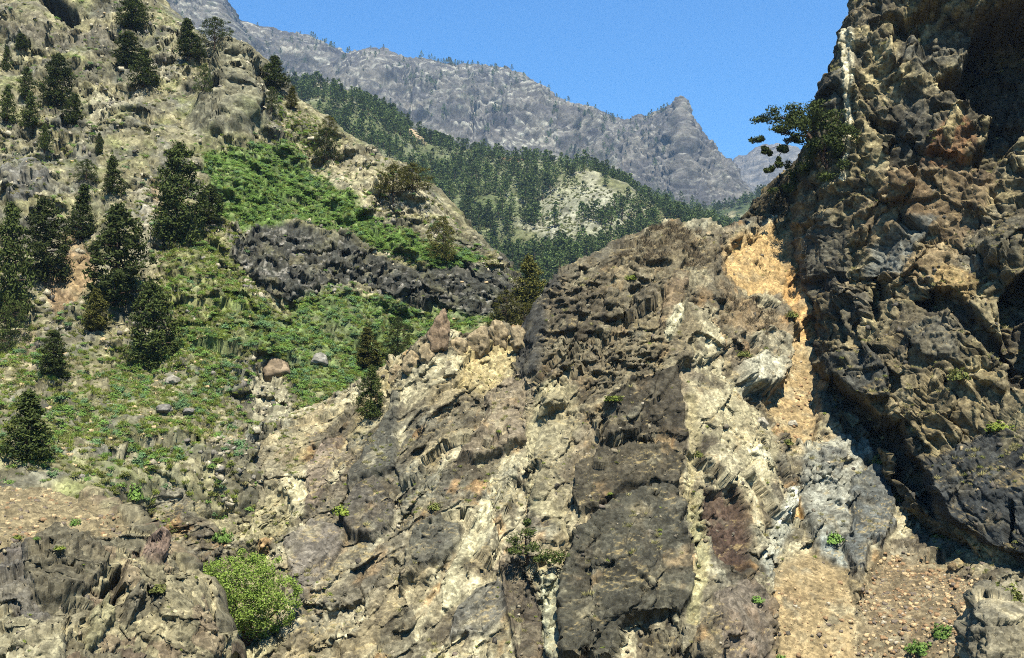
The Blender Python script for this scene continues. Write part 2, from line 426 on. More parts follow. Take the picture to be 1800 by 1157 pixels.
ridge.move((flutes * 85 * pk) * (0.08 + 0.92 * top) + fine * 20 * (0.5 + 0.5 * pk) * (0.3 + 0.7 * top) + ((sstep(0.35, 0.75, strata) - 0.5) * 7 + (sstep(0.4, 0.8, strata2) - 0.5) * 3.5) * brk + (rb * 4 + rc * 2) * (1 + 1.2 * sstep(1060, 1120, ridge.x)))
c = mix(np.tile(S(112, 105, 104), (len(p), 1)), S(158, 147, 134)[None], sstep(-0.5, 0.6, fbm((p + w) * (1 / 120, 1 / 120, 1 / 50), 5, 51)))
c = mix(c, S(226, 216, 198)[None], sstep(0.55, 0.85, strata2) * sstep(-0.15, 0.25, fbm(p * (1 / 110, 1 / 110, 1 / 12), 4, 52)) * 0.9 * (0.35 + 0.65 * pk))
c = mix(c, S(92, 88, 92)[None], sstep(0.1, 0.5, fbm((p + w) / 90, 4, 57)) * 0.6)
c = mix(c, S(72, 84, 58)[None], sstep(0.15, 0.45, fbm(p / 22, 4, 53)) * sstep(-0.2, 0.3, fbm(p / 220, 2, 54)) * 0.55)
c *= (0.82 + 0.36 * rnd(ri, 3))[:, None] * (0.85 + 0.3 * rnd(rci, 3))[:, None] * np.array((0.46, 0.49, 0.51))
ridge.col = c
ridge.build(M['mountain'], 'long grey banded mountain ridge under the blue sky', 'mountain')

# --- forested hill behind, low on the right
xs = np.array([860, 940, 1000, 1050, 1100, 1160, 1220, 1262, 1300, 1340, 1400, 1480, 1600], float)
cy = interp_line([(860, 330), (940, 322), (1000, 315), (1050, 308), (1100, 338), (1160, 356), (1220, 372), (1262, 374), (1300, 362), (1340, 350), (1400, 345), (1600, 345)], xs)
back = Patch('forest_hill', cols_from(xs, cy, 1350 + 0 * xs, 470 + 0 * xs, 950 + 0 * xs, (1, 0.6, 0.3, 0), 0.8, ((0, 40, -20), (0, 150, -200))), [seg(40), seg(50), seg(50), 5, 4], [seg(x) for x in np.diff(xs)])
p = back.P; back.move(ridged(p / 90, 4, 61) * 10 + fbm(p / 12, 3, 62) * 3)
back.col = mix(np.tile(S(70, 80, 50), (len(p), 1)), S(150, 142, 112)[None], sstep(0.1, 0.5, fbm(p / 40, 4, 63)))
back.build(M['hill'], 'low wooded hill at the foot of the peak', 'hill')

# --- forested hill in the middle distance
xs = np.array([430, 520, 560, 600, 640, 690, 730, 770, 830, 880, 940, 990, 1040, 1075, 1110, 1160, 1200, 1260, 1330, 1420], float)
cy = interp_line([(430, 168), (520, 160), (560, 156), (600, 168), (640, 188), (690, 214), (730, 244), (770, 262), (830, 274), (880, 284), (940, 292), (990, 295), (1040, 302), (1075, 322), (1110, 346), (1160, 378), (1200, 394), (1260, 420), (1330, 450), (1420, 480)], xs)
Yc = interp_line([(430, 900), (640, 800), (770, 860), (940, 840), (1075, 760), (1260, 700), (1420, 680)], xs)
hill = Patch('wooded_hill', cols_from(xs, cy, Yc, 640 + 0 * xs, 380 + 0 * xs, (1, 0.7, 0.5, 0.33, 0.16, 0), 0.85, ((0, 20, -8), (0, 90, -130))), [seg(80), seg(90), seg(80), seg(80), seg(80), 6, 4], [seg(x) for x in np.diff(xs)])
p = hill.P; hill.warp = (fbm(p / 30, 3, 71), fbm(p / 30, 3, 72)); hill.cvar = 1 + 0.2 * fbm(p / 6, 3, 73); hill.patchy = 1
gully = ridged((p + 12 * fbm(p / 60, 2, 75)[:, None]) * (1 / 75, 1 / 120, 1 / 160), 4, 74)
hill.move(gully * 15 * sstep(0, 1.0, 5.2 - hill.tv) + ridged(p / 22, 3, 76) * 2.6 + fbm(p / 5, 3, 77) * 1.1)
c = mix(np.tile(S(112, 112, 80), (len(p), 1)), S(150, 146, 126)[None], sstep(-0.15, 0.35, fbm(p * (1 / 26, 1 / 26, 1 / 40), 4, 78)))
hill.col = c
GREEN = S(88, 98, 62)
feature(hill, [(440, 130), (760, 240), (820, 330), (900, 420), (760, 460), (640, 360), (500, 280)], 0, 6, GREEN, 0.55, 20, soft=40)
feature(hill, [(760, 250), (1040, 295), (1000, 330), (950, 400), (880, 480), (780, 400)], 0, 6, GREEN, 0.6, 20, soft=40)
SCREE = [[(955, 360), (1000, 350), (1040, 335), (1090, 385), (1098, 420), (1060, 460), (1010, 470), (955, 465), (960, 410)]]
for s_ in SCREE: feature(hill, s_, 0, 6, S(156, 154, 134), 0.65, 18, soft=44)
feature(hill, [(872, 300), (900, 276), (928, 280), (920, 300), (890, 306)], 1.5, 6, S(196, 150, 112), 0.9, 8, soft=6)
feature(hill, [(700, 235), (730, 240), (735, 275), (712, 268)], 2, 6, S(190, 165, 135), 0.9, 10, soft=8)
hill.build(M['hill'], 'pine covered hill with pale bare scree patches in mid distance', 'hill')

# --- the left hillside
DC = [(-170, [(1000, 60), (860, 72), (700, 98), (550, 128), (400, 165), (250, 212), (100, 270), (-70, 335)]),
      (0, [(1000, 60), (860, 73), (700, 98), (550, 128), (400, 165), (250, 212), (100, 270), (-70, 335)]),
      (130, [(1000, 63), (860, 76), (700, 100), (550, 130), (400, 168), (250, 215), (100, 272), (-60, 335)]),
      (225, [(1000, 81), (850, 80), (700, 104), (550, 134), (400, 170), (255, 212), (105, 270), (-30, 330)]),
      (275, [(1000, 83), (850, 82), (700, 105), (555, 135), (410, 170), (270, 212), (120, 268), (14, 318)]),
      (330, [(1000, 87), (850, 84), (700, 107), (560, 136), (420, 170), (290, 212), (150, 262), (58, 306)]),
      (370, [(1000, 88), (855, 85), (710, 108), (570, 137), (440, 170), (310, 212), (170, 256), (82, 300)]),
      (412, [(1000, 89), (860, 86), (720, 108), (580, 138), (460, 170), (330, 212), (190, 250), (82, 290)]),
      (442, [(1000, 90), (865, 87), (730, 109), (590, 139), (468, 172), (350, 214), (220, 250), (110, 287)]),
      (480, [(1000, 91), (870, 88), (740, 110), (600, 140), (470, 176), (370, 215), (250, 250), (155, 284)]),
      (520, [(1000, 93), (875, 90), (745, 112), (610, 142), (480, 178), (385, 214), (280, 250), (188, 284)]),
      (570, [(1000, 95), (880, 92), (750, 115), (620, 145), (490, 180), (400, 212), (310, 248), (222, 280)]),
      (650, [(1000, 101), (880, 98), (760, 122), (640, 150), (510, 182), (420, 205), (345, 235), (275, 268)]),
      (740, [(1000, 109), (880, 106), (770, 128), (650, 156), (540, 182), (455, 200), (395, 222), (330, 250)]),
      (820, [(1000, 115), (880, 112), (780, 134), (660, 160), (555, 182), (490, 194), (460, 208), (418, 232)]),
      (900, [(1000, 121), (880, 118), (790, 140), (680, 162), (580, 182), (545, 190), (525, 198), (505, 212)]),
      (965, [(1000, 123), (880, 120), (800, 140), (700, 160), (625, 178), (600, 186), (588, 192), (575, 200)])]
xs = [c[0] for c in DC]
sq = lambda Y: Y if Y < 94 else 94 + (Y - 94) * 0.40
net = [[unproj(c[0], c[1][r][0], sq(c[1][r][1])) for c in DC] for r in range(8)]
net.append([q + np.array((5, 12, -6)) for q in net[-1]]); net.append([q + np.array((12, 35, -50)) for q in net[-1]])
Q_ = 1.2
left = Patch('hillside', net, [seg(100), seg(150), seg(150), seg(140), seg(130), seg(130), seg(130), 10, 6], [seg(x) for x in np.diff(xs)], (0.3, -1, 0.6))
p = left.P.copy()
left.warp = (fbm(p / 4.5, 3, 81), fbm(p / 4.5, 3, 82)); left.cvar = 1 + 0.28 * fbm(p / 1.4, 4, 83); left.patchy = 0.55 + 0.45 * sstep(-0.4, 0.1, fbm(p / 2.2, 4, 79))
wv = np.stack([fbm(p / 7, 3, 84), fbm(p / 7, 3, 85), fbm(p / 7, 3, 86)], -1) * 1.8
rockiness = sstep(-0.25, 0.35, fbm(p / 14, 3, 87) + 0.25 * (p[:, 1] > 115) + 0.5 * sstep(730, 800, left.y))
crest = 0.35 + 0.65 * sstep(0, 1.0, 7.1 - left.tv)
left.move((ridged((p + wv) * (1 / 16, 1 / 20, 1 / 26), 4, 88) * 2.4 + fbm(p / 6, 3, 90) * 0.8) * crest)
b1, i1 = blocks((p + wv) / 5.0, 91); b2, i2 = blocks((p + wv * 0.5) / 2.0, 92)
far_k = np.clip(p[:, 1] / 115, 0.6, 1.4)
LD = (0.2, -1, 0.1)
left.ledges(p + wv, 3.4, 1.05, LD, (0.1 + 0.9 * rockiness) * crest * far_k, 98, 0.7)
left.ledges(p + wv * 0.6, 1.4, 0.5, LD, (0.15 + 0.85 * rockiness) * far_k, 100, 0.7)
left.move((b1 * 0.5 + b2 * 0.22) * (0.3 + 0.7 * rockiness) + fbm(p / 0.6, 3, 94) * 0.07)
tanc, grey = S(160, 150, 116), S(132, 128, 114)
c = mix(np.tile(tanc, (len(p), 1)), grey[None], sstep(-0.2, 0.4, fbm(p / 5.5, 4, 95)))
c = mix(c, S(196, 184, 146)[None], sstep(0.1, 0.5, fbm(p / 3, 4, 96)) * 0.6)
c = mix(c, S(138, 142, 86)[None], sstep(-0.1, 0.4, fbm(p / 4, 4, 97)) * (0.75 - 0.5 * rockiness))
c *= (0.75 + 0.45 * rnd(i2, 9))[:, None]
c = mix(c, S(96, 92, 80)[None], (rnd(i1, 12) > 0.6) * rockiness * 0.65)
left.col = c
DKROCK = S(78, 77, 70)
# crag with slanting ribs at the top
dd = feature(left, [(396, 84), (424, 86), (446, 110), (468, 180), (458, 232), (420, 252), (392, 262), (340, 262), (326, 222), (352, 190), (372, 150)], 2.6, 40, S(150, 144, 120), 0.85, 6, 'rock_crag', None, soft=10, upto=7)
k = sstep(0, 14, dd); ribs = aniso(p + wv * 0.4, (0.5, 0.3, 0.75), 0.4)
rb, ri = blocks(ribs / 2.0, 99, 2.2); left.move(rb * 0.5 * k); left.ledges(ribs, 1.3, 0.7, LD, k, 103, 0.7); left.col *= (1 - k * 0.35 * (rnd(ri, 3) > 0.6))[:, None]
feature(left, [(540, 300), (580, 262), (650, 285), (740, 340), (790, 400), (720, 400), (640, 385), (575, 350)], 1.0, 30, S(200, 186, 150), 0.65, 10, soft=24)
# dark basalt band with its green bench above
CLIFF = [(398, 470), (412, 440), (440, 420), (490, 412), (540, 425), (600, 436), (660, 462), (720, 486), (790, 482), (860, 492), (905, 515), (928, 548), (900, 575), (860, 580), (800, 566), (740, 552), (690, 545), (640, 522), (590, 516), (548, 526), (520, 545), (470, 530), (430, 500)]
dd = feature(left, CLIFF, 1.6, 14, DKROCK, 0.94, 7, 'basalt_band', 'dark grey basalt rock band', soft=6, dirn=(0.2, -1, 0.0), flat=0.35)
k = sstep(0, 12, dd)
cb, ci = blocks(aniso(p + wv * 0.3, (0.3, 0.3, 0.9), 0.8) / 1.6, 101, 1.6); left.move(cb * 0.25 * k); left.ledges(aniso(p + wv * 0.3, (0.3, 0.3, 0.9), 0.5), 1.2, 0.7, LD, k, 104, 0.8); left.ledges(aniso(p, (0.3, 0.3, 0.9), 0.5), 3.0, 0.9, LD, k, 105)
sp = worley(p / 0.4, 102); sel = (rnd(sp[2], 4) > 0.86) * k
left.col = mix(left.col, S(168, 160, 148)[None], sel * 0.7)
left.col *= (1 - k * 0.3 * (rnd(ci, 5) - 0.3))[:, None]
feature(left, [(560, 545), (620, 548), (690, 560), (680, 600), (600, 640), (560, 600)], 0.8, 10, S(120, 112, 100), 0.6, 8, soft=12)
# pale washed gully, orange earth streaks, grey slabs
feature(left, [(452, 648), (484, 658), (502, 696), (510, 735), (500, 770), (440, 770), (428, 700)], -0.4, 8, S(190, 180, 150), 0.9, 8, 'scree_chute', 'pale sandy washed-out chute', soft=6)
feature(left, [(116, 408), (140, 416), (158, 470), (176, 500), (168, 520), (100, 562), (84, 530), (110, 488)], -0.4, 8, S(180, 148, 112), 0.8, 5, soft=10)
feature(left, [(262, 330), (276, 330), (290, 420), (276, 424), (266, 380)], 0, 8, S(176, 148, 116), 0.6, 4, soft=8)
feature(left, [(38, 590), (66, 590), (78, 650), (82, 700), (55, 690), (44, 640)], -0.3, 8, S(190, 170, 136), 0.75, 5, soft=9)
feature(left, [(8, 318), (60, 310), (96, 330), (84, 360), (30, 384), (10, 362)], 1.2, 6, S(124, 120, 114), 0.9, 5, 'rock_slab', None, soft=4)
feature(left, [(235, 345), (262, 340), (276, 390), (286, 424), (262, 470), (246, 462), (252, 410)], 0.3, 8, S(182, 172, 150), 0.8, 6, soft=8)
feature(left, [(170, 190), (250, 140), (320, 100), (330, 115), (262, 170), (190, 230), (160, 290), (150, 270)], -0.5, 8, S(188, 178, 150), 0.75, 7, soft=10)
feature(left, [(62, -30), (98, -10), (110, 8), (138, 22), (142, 44), (128, 56), (104, 36), (80, 26), (66, 10)], -6.0, 9, S(70, 62, 50), 0.9, 5, soft=5)  # shadowed recess, its shade also painted on as dark colour
feature(left, [(0, 20), (70, 30), (120, 60), (210, 62), (200, 90), (110, 96), (0, 80)], 1.5, 16, S(140, 130, 112), 0.6, 10, soft=18)
feature(left, [(352, 284), (430, 268), (500, 258), (545, 300), (600, 360), (700, 420), (840, 470), (760, 482), (640, 440), (520, 410), (420, 420), (372, 396)], 0, 8, S(118, 144, 72), 0.9, 8, soft=14)
feature(left, [(300, 600), (420, 540), (500, 560), (540, 530), (700, 560), (760, 560), (880, 570), (720, 640), (560, 720), (520, 690), (450, 640), (330, 660)], 0, 8, S(118, 142, 74), 0.7, 10, soft=24)
feature(left, [(300, 470), (380, 430), (420, 520), (440, 560), (330, 600), (290, 540)], 0, 8, S(154, 156, 94), 0.6, 10, soft=20)
left.shatter(191, ((1.0, 0.11, 0.8), (0.45, 0.045, 0.9)), 0.45 + 0.75 * rockiness)
left.tone = left.tone * 0.66 * np.array((0.97, 1.0, 1.04))
left_fn = left.final_normals()
left.build(M['slope'], 'steep left hillside of tan rock, dry grass and green scrub', 'hillside')
print('left', time.time() - T0, len(left.P))
# --- the rock outcrop in the middle
EC = [(180, [(1300, 63), (1100, 70), (1000, 74), (930, 78), (880, 81), (840, 84)]),
      (300, [(1300, 63), (1110, 70), (1000, 75), (920, 79), (850, 83), (795, 88)]),
      (420, [(1300, 63), (1120, 70), (1000, 76), (910, 81), (825, 88), (765, 93)]),
      (520, [(1300, 64), (1120, 70), (1000, 76), (895, 82), (805, 89), (738, 96)]),
      (600, [(1300, 64), (1120, 71), (1000, 76), (880, 83), (780, 91), (704, 98)]),
      (670, [(1300, 64), (1120, 71), (990, 76), (870, 83), (760, 91), (660, 99)]),
      (715, [(1300, 64), (1120, 71), (985, 76), (860, 83), (735, 91), (630, 98)]),
      (745, [(1300, 64), (1120, 71), (980, 76), (850, 83), (715, 91), (608, 97)]),
      (775, [(1300, 64), (1120, 71), (980, 76), (840, 83), (705, 91), (592, 97)]),
      (815, [(1300, 64), (1120, 71), (975, 76), (835, 83), (705, 91), (602, 100)]),
      (865, [(1300, 64), (1120, 71), (975, 77), (830, 84), (705, 92), (590, 102)]),
      (915, [(1300, 64), (1120, 71), (970, 77), (820, 84), (700, 92), (586, 104)]),
      (935, [(1300, 64), (1115, 71), (965, 77), (815, 84), (690, 92), (562, 102)]),
      (960, [(1300, 64), (1115, 71), (960, 76), (810, 83), (670, 91), (528, 101)]),
      (1000, [(1300, 64), (1110, 70), (950, 76), (800, 83), (650, 91), (487, 102)]),
      (1050, [(1300, 64), (1110, 70), (940, 76), (785, 83), (620, 92), (456, 105)]),
      (1100, [(1300, 64), (1110, 69), (930, 76), (770, 84), (600, 93), (433, 107)]),
      (1150, [(1300, 64), (1110, 69), (930, 76), (765, 84), (592, 93), (414, 108)]),
      (1190, [(1300, 64), (1110, 69), (930, 76), (765, 84), (590, 93), (404, 108)]),
      (1240, [(1300, 64), (1110, 69), (935, 77), (772, 85), (600, 94), (412, 110)]),
      (1285, [(1300, 65), (1110, 70), (945, 78), (785, 86), (610, 97), (414, 113)]),
      (1335, [(1300, 66), (1110, 72), (950, 80), (790, 89), (615, 101), (398, 116)]),
      (1390, [(1300, 67), (1110, 73), (950, 82), (790, 92), (610, 104), (398, 119)]),
      (1460, [(1300, 67), (1110, 73), (950, 82), (790, 92), (610, 106), (398, 122)]),
      (1560, [(1300, 66), (1110, 72), (970, 81), (800, 93), (610, 108), (420, 126)]),
      (1660, [(1300, 64), (1110, 70), (985, 79), (830, 92), (640, 108), (440, 128)]),
      (1760, [(1300, 62), (1110, 68), (1000, 76), (850, 90), (660, 108), (460, 128)]),
      (1950, [(1300, 60), (1110, 66), (1000, 75), (850, 90), (660, 108), (460, 128)])]
xs = [c[0] for c in EC]
net = [[unproj(c[0], *c[1][r]) for c in EC] for r in range(6)]
net.append([q + np.array((1, 4, -2.5)) for q in net[-1]]); net.append([q + np.array((3, 14, -26)) for q in net[-1]])
Q_ = 0.97
out = Patch('rock_outcrop', net, [seg(150), seg(165), seg(165), seg(175), seg(180), 14, 10], [seg(x if a_ < 1700 else x / 3) for a_, x in zip(xs, np.diff(xs))], (0, -1, 0.8))
p = out.P.copy(); print('outcrop', out.shape, time.time() - T0)
wv = np.stack([fbm(p / 5, 3, 111), fbm(p / 5, 3, 112), fbm(p / 5, 3, 113)], -1)
out.warp = (fbm(p / 2.2, 4, 114), fbm(p / 2.2, 4, 115))
d1 = np.array((0.42, 0.45, 0.8))
a1 = aniso(p + wv * 1.3, d1, 0.24); a2 = aniso(p + wv * 0.7, d1, 0.3)
crest = 0.45 + 0.55 * sstep(0, 0.8, 5.1 - out.tv)
loose = np.zeros(len(p))                       # 1 where the ground is loose scree
OCHRE = [(1272, 440), (1300, 418), (1341, 392), (1386, 396), (1392, 480), (1408, 520), (1404, 560), (1390, 575), (1362, 520), (1317, 525), (1279, 494)]
CHUTE = [(1386, 574), (1412, 590), (1440, 640), (1446, 700), (1436, 780), (1412, 800), (1380, 775), (1338, 706), (1379, 656)]
FAN = [(1410, 976), (1428, 980), (1480, 1008), (1496, 1044), (1512, 1100), (1500, 1240), (1358, 1240), (1344, 1058), (1364, 1004)]
DEBRIS = [(1505, 1060), (1540, 990), (1565, 968), (1620, 985), (1690, 1015), (1760, 1060), (1800, 1240), (1495, 1240), (1512, 1100)]
GULLY = [(330, 900), (420, 850), (500, 860), (530, 920), (500, 960), (430, 980), (360, 1060), (330, 1180), (440, 1250), (500, 1130), (490, 1010)]
for poly in (CHUTE, FAN, DEBRIS):
    loose = np.maximum(loose, sstep(-6, 10, sdf(poly, out.x + out.warp[0] * 6, out.y + out.warp[1] * 6)))
ochre_d = sdf(OCHRE, out.x + out.warp[0] * 6, out.y + out.warp[1] * 6)
semi = np.maximum(loose, 0.5 * sstep(-6, 20, ochre_d))
big = ridged((aniso(p + wv * 3, d1, 0.4)) / 15, 3, 117) * 1.5
b1, i1 = blocks(a1 / 5.5, 121, 1.8); b2, i2 = blocks(a2 / 2.3, 122, 2.0)
hard = 1 - semi
rough = sstep(-0.3, 0.35, fbm(p / 8, 3, 125))      # some faces smooth, some shattered
out.move((big * 0.6 + b1 * 0.55) * crest * (0.25 + 0.75 * hard))
out.move(b2 * 0.22 * (0.5 + 0.7 * rough) * (0.12 + 0.88 * hard))
chip = sstep(-0.1, 0.3, fbm(p / 3.5, 4, 127))
out.ledges(a1, 2.8, 0.9, (0.05, -1, 0.1), hard * (0.3 + 0.7 * rough) * crest, 137, 0.75)
i3 = out.ledges(a2, 1.2, 0.6, (0.05, -1, 0.1), hard * (0.4 + 0.9 * chip), 138, 0.75)
bed = sstep(-10, 25, sdf([(955, 505), (1075, 470), (1180, 440), (1200, 560), (1170, 690), (955, 690)], out.x, out.y))
out.ledges((p + wv * 0.5) * (0.5, 0.5, 1.6), 1.0, 0.65, (0.05, -1, 0.1), bed * hard, 142, 0.8)
out.ledges((p + wv * 0.3) * (0.5, 0.5, 1.8), 0.5, 0.3, (0.05, -1, 0.1), bed * hard, 143, 0.7)
i4 = out.ledges(aniso(p + wv * 0.3, d1, 0.45), 0.5, 0.2, (0.05, -1, 0.15), hard * (0.35 + 0.9 * chip * rough), 139, 0.7)
led = (p[:, 2] + 0.25 * p[:, 0] + wv[:, 0] * 1.2) / 1.3
out.move((sstep(0.6, 0.95, led % 1) - 0.4) * 0.25 * rough * hard * sstep(0, 0.3, fbm(p / 4, 2, 128)))
tan, cream, lgrey, purple, dark = S(152, 138, 110), S(188, 177, 147), S(142, 138, 122), S(128, 114, 98), S(86, 80, 70)
c = mix(np.tile(tan, (len(p), 1)), cream[None], sstep(-0.2, 0.4, fbm(aniso(p + wv, d1, 0.35) / 3.0, 4, 131)))
c = mix(c, lgrey[None], sstep(0.0, 0.4, fbm(p / 6, 4, 132)) * 0.8)
r1 = rnd(i1, 21); r2 = rnd(i2, 22)
c = mix(c, purple[None], ((r1 > 0.55) & (r1 < 0.72)) * 0.6 * hard)
c = mix(c, dark[None], (r1 > 0.72) * 0.6 * hard)
c = mix(c, dark[None], (r2 > 0.74) * 0.6 * hard)
c = mix(c, cream[None], (r2 < 0.2) * 0.75 * hard)
c = mix(c, S(196, 150, 96)[None], sstep(0.22, 0.5, fbm(aniso(p, d1, 0.4) / 2.0, 4, 133)) * 0.45)
c = mix(c, S(84, 76, 64)[None], sstep(0.05, 0.4, fbm(aniso(p + wv, d1, 0.5) / 1.3, 4, 135)) * 0.75 * hard)
out.col = c
out.patchy = 0.5 + 0.5 * sstep(-0.45, -0.05, fbm(p / 1.6, 4, 136))
c *= (0.72 + 0.5 * rnd(i3, 23))[:, None] * (0.8 + 0.38 * rnd(i4, 24))[:, None]; out.col = c
out.cvar = (0.84 + 0.3 * rnd(i3, 26)) * 1 + 0.25 * fbm(p / 1.1, 4, 134)
DK, DKB, PUR, GRY, CRM = S(78, 75, 65), S(80, 74, 62), S(138, 114, 102), S(112, 107, 100), S(198, 186, 152)
PALE = S(196, 190, 166)
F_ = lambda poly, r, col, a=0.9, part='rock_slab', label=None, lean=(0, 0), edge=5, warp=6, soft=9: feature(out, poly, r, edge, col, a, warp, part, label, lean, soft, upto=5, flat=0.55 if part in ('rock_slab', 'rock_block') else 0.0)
# zones of other rock first (no slab of their own)
N_ = lambda poly, r, col, a=0.8, edge=14, warp=8, soft=18: feature(out, poly, r, edge, col, a, warp, None, None, (0, 0), soft)
N_([(1205, 670), (1250, 690), (1334, 726), (1356, 790), (1352, 850), (1320, 870), (1290, 800), (1213, 780)], 0.2, CRM, 0.75)
N_([(1215, 870), (1234, 868), (1240, 1000), (1225, 1110), (1206, 1110), (1214, 1000), (1198, 920)], -0.3, S(176, 168, 128), 0.75, 6, 5, 6)
N_([(1198, 700), (1216, 700), (1222, 800), (1216, 900), (1200, 900), (1204, 800)], -0.25, S(184, 170, 132), 0.85, 6, 5, 6)
N_([(1415, 800), (1480, 770), (1540, 800), (1500, 860), (1480, 960), (1430, 975), (1400, 880)], 0.5, S(160, 158, 146), 0.85)
N_([(1370, 870), (1400, 880), (1395, 920), (1360, 990), (1345, 1050), (1330, 1010)], 0.3, S(190, 188, 172), 0.8)
N_([(1090, 452), (1130, 418), (1180, 400), (1225, 412), (1262, 450), (1240, 480), (1190, 470), (1120, 480)], 0.5, S(116, 102, 80), 0.6)
N_([(1250, 480), (1290, 530), (1350, 560), (1380, 600), (1330, 620), (1270, 570)], 0.0, S(150, 128, 98), 0.7)
N_([(930, 690), (1010, 690), (1020, 760), (980, 850), (1010, 870), (1000, 960), (940, 900), (930, 800)], 0.0, S(196, 184, 146), 0.6)
N_([(955, 1010), (1000, 1000), (995, 1170), (955, 1170)], 0.4, S(172, 170, 144), 0.85)
N_([(270, 790), (420, 770), (440, 860), (360, 900), (260, 860)], 0, S(160, 150, 130), 0.6)
N_(GULLY, -0.8, S(172, 162, 124), 0.6)
N_([(450, 780), (540, 760), (530, 860), (520, 910), (470, 870)], 0, S(184, 170, 132), 0.6)
N_([(660, 660), (700, 640), (690, 700), (640, 780), (600, 790)], 0.2, S(190, 172, 126), 0.6)
N_([(800, 610), (920, 590), (915, 660), (850, 700), (800, 690)], 0.2, S(194, 174, 126), 0.65)
N_([(980, 500), (1060, 500), (1100, 560), (1080, 650), (980, 670), (970, 600)], 0, S(128, 116, 94), 0.6)
N_([(940, 560), (1000, 500), (1090, 440), (1180, 410), (1250, 440), (1260, 520), (1220, 600), (1190, 680), (1060, 700), (940, 680)], 0.0, S(108, 98, 80), 0.6, 14, 14, 40)
N_([(1090, 820), (1020, 700), (960, 720), (940, 820), (960, 900), (1010, 920)], 0.0, S(126, 116, 96), 0.5, 14, 12, 30)
N_([(560, 900), (640, 860), (740, 900), (720, 1000), (640, 1100), (540, 1120), (530, 1000)], 0.0, S(128, 120, 104), 0.55, 14, 12, 30)
N_([(270, 800), (400, 770), (520, 780), (520, 860), (400, 900), (280, 880)], 0.0, S(126, 118, 104), 0.55, 14, 12, 30)
# slabs
F_([(1052, 930), (1084, 898), (1120, 874), (1189, 872), (1197, 902), (1190, 937), (1209, 999), (1216, 1068), (1196, 1103), (1110, 1112), (1096, 1190), (1000, 1190), (993, 1044), (1010, 971), (1040, 940)], 1.5, DK, 0.95, 'rock_slab', 'largest smooth dark grey slab', (-0.5, 0), 5)
F_([(1016, 838), (1057, 809), (1127, 785), (1190, 800), (1198, 830), (1192, 862), (1106, 868), (1060, 906), (1019, 930), (1012, 890)], 1.0, DKB, 0.93, 'rock_slab', 'dark brown slab above the big grey one', (-0.4, 0))
F_([(1060, 726), (1100, 700), (1189, 665), (1192, 700), (1203, 780), (1120, 784), (1047, 800), (1071, 746)], 1.3, S(74, 68, 58), 0.93, 'rock_slab', None, (-0.4, -0.4))
F_([(1234, 864), (1262, 862), (1284, 870), (1299, 902), (1310, 951), (1300, 1010), (1270, 1004), (1248, 992), (1241, 951), (1237, 900)], -0.7, S(88, 70, 60), 0.95, 'rock_slab', 'reddish brown slab set back in the rock')
F_([(850, 712), (895, 672), (943, 670), (955, 700), (948, 746), (926, 795), (870, 822), (806, 830), (822, 790), (850, 755)], 1.0, S(134, 120, 102), 0.85, 'rock_slab', 'smooth purplish tan slab', (-0.2, 0.4))
F_([(902, 667), (912, 620), (924, 587), (950, 540), (981, 496), (996, 496), (986, 525), (968, 548), (964, 601), (958, 667), (930, 674)], 0.5, S(74, 72, 68), 0.93, 'rock_face', 'left face of the outcrop with shade painted in')  # shade of the left-facing side put into the colour
F_([(972, 520), (1010, 512), (1062, 530), (1068, 575), (1020, 610), (970, 610)], 0.2, S(84, 76, 64), 0.8, 'rock_face', None)  # shadowed cracks between the ledges painted as one dark patch
F_([(1168, 520), (1190, 480), (1212, 478), (1200, 530), (1178, 590), (1160, 580)], 0.6, S(128, 110, 88), 0.85)
F_([(1168, 600), (1180, 560), (1196, 540), (1200, 560), (1180, 606)], 0.7, S(220, 210, 176), 0.9)
F_([(618, 843), (650, 800), (690, 745), (702, 700), (712, 690), (706, 760), (700, 838), (656, 849), (612, 872)], 0.9, S(86, 84, 76), 0.9, 'rock_slab', None, (-0.4, 0))  # dark slab; its upper end carries the pillar's shaded left side as colour
F_([(597, 926), (621, 876), (663, 847), (680, 868), (696, 895), (688, 930), (659, 954), (621, 951)], 1.0, S(92, 86, 78), 0.88, 'rock_slab', None, (-0.3, 0))
F_([(730, 946), (763, 919), (811, 921), (813, 962), (791, 982), (746, 1010), (704, 1050), (711, 999)], 0.9, S(90, 88, 80), 0.88, 'rock_slab', None, (-0.4, 0.2))
F_([(849, 893), (868, 900), (850, 951), (831, 984), (800, 1002), (810, 1066), (774, 1088), (780, 1034), (815, 951)], 0.4, S(206, 196, 162), 0.92, 'rock_slab', 'bright cream slanting rib')
F_([(797, 1096), (829, 1047), (867, 1030), (886, 1052), (892, 1102), (850, 1140), (792, 1138)], 0.7, S(108, 105, 98), 0.85, 'rock_slab', None, (-0.3, 0))
F_([(877, 1000), (910, 1010), (946, 1022), (953, 1103), (948, 1190), (906, 1190), (884, 1068)], 0.8, S(92, 82, 70), 0.88, 'rock_slab', None, (-0.4, 0))
F_([(497, 966), (549, 925), (614, 937), (596, 978), (568, 1015), (548, 1050), (519, 1072), (508, 1010)], 0.5, S(120, 112, 104), 0.85, 'rock_slab', None)
F_([(504, 843), (520, 838), (535, 860), (537, 925), (508, 925)], 0.2, S(214, 202, 166), 0.85, 'rock_slab', None)
F_([(540, 830), (575, 770), (600, 770), (585, 830), (560, 900), (540, 905)], 0.5, S(134, 118, 104), 0.8)
F_([(263, 836), (297, 802), (328, 785), (345, 788), (332, 819), (294, 856)], 0.5, S(122, 112, 98), 0.85)
F_([(366, 816), (397, 785), (413, 802), (398, 838), (372, 834)], 0.5, S(104, 98, 90), 0.88)
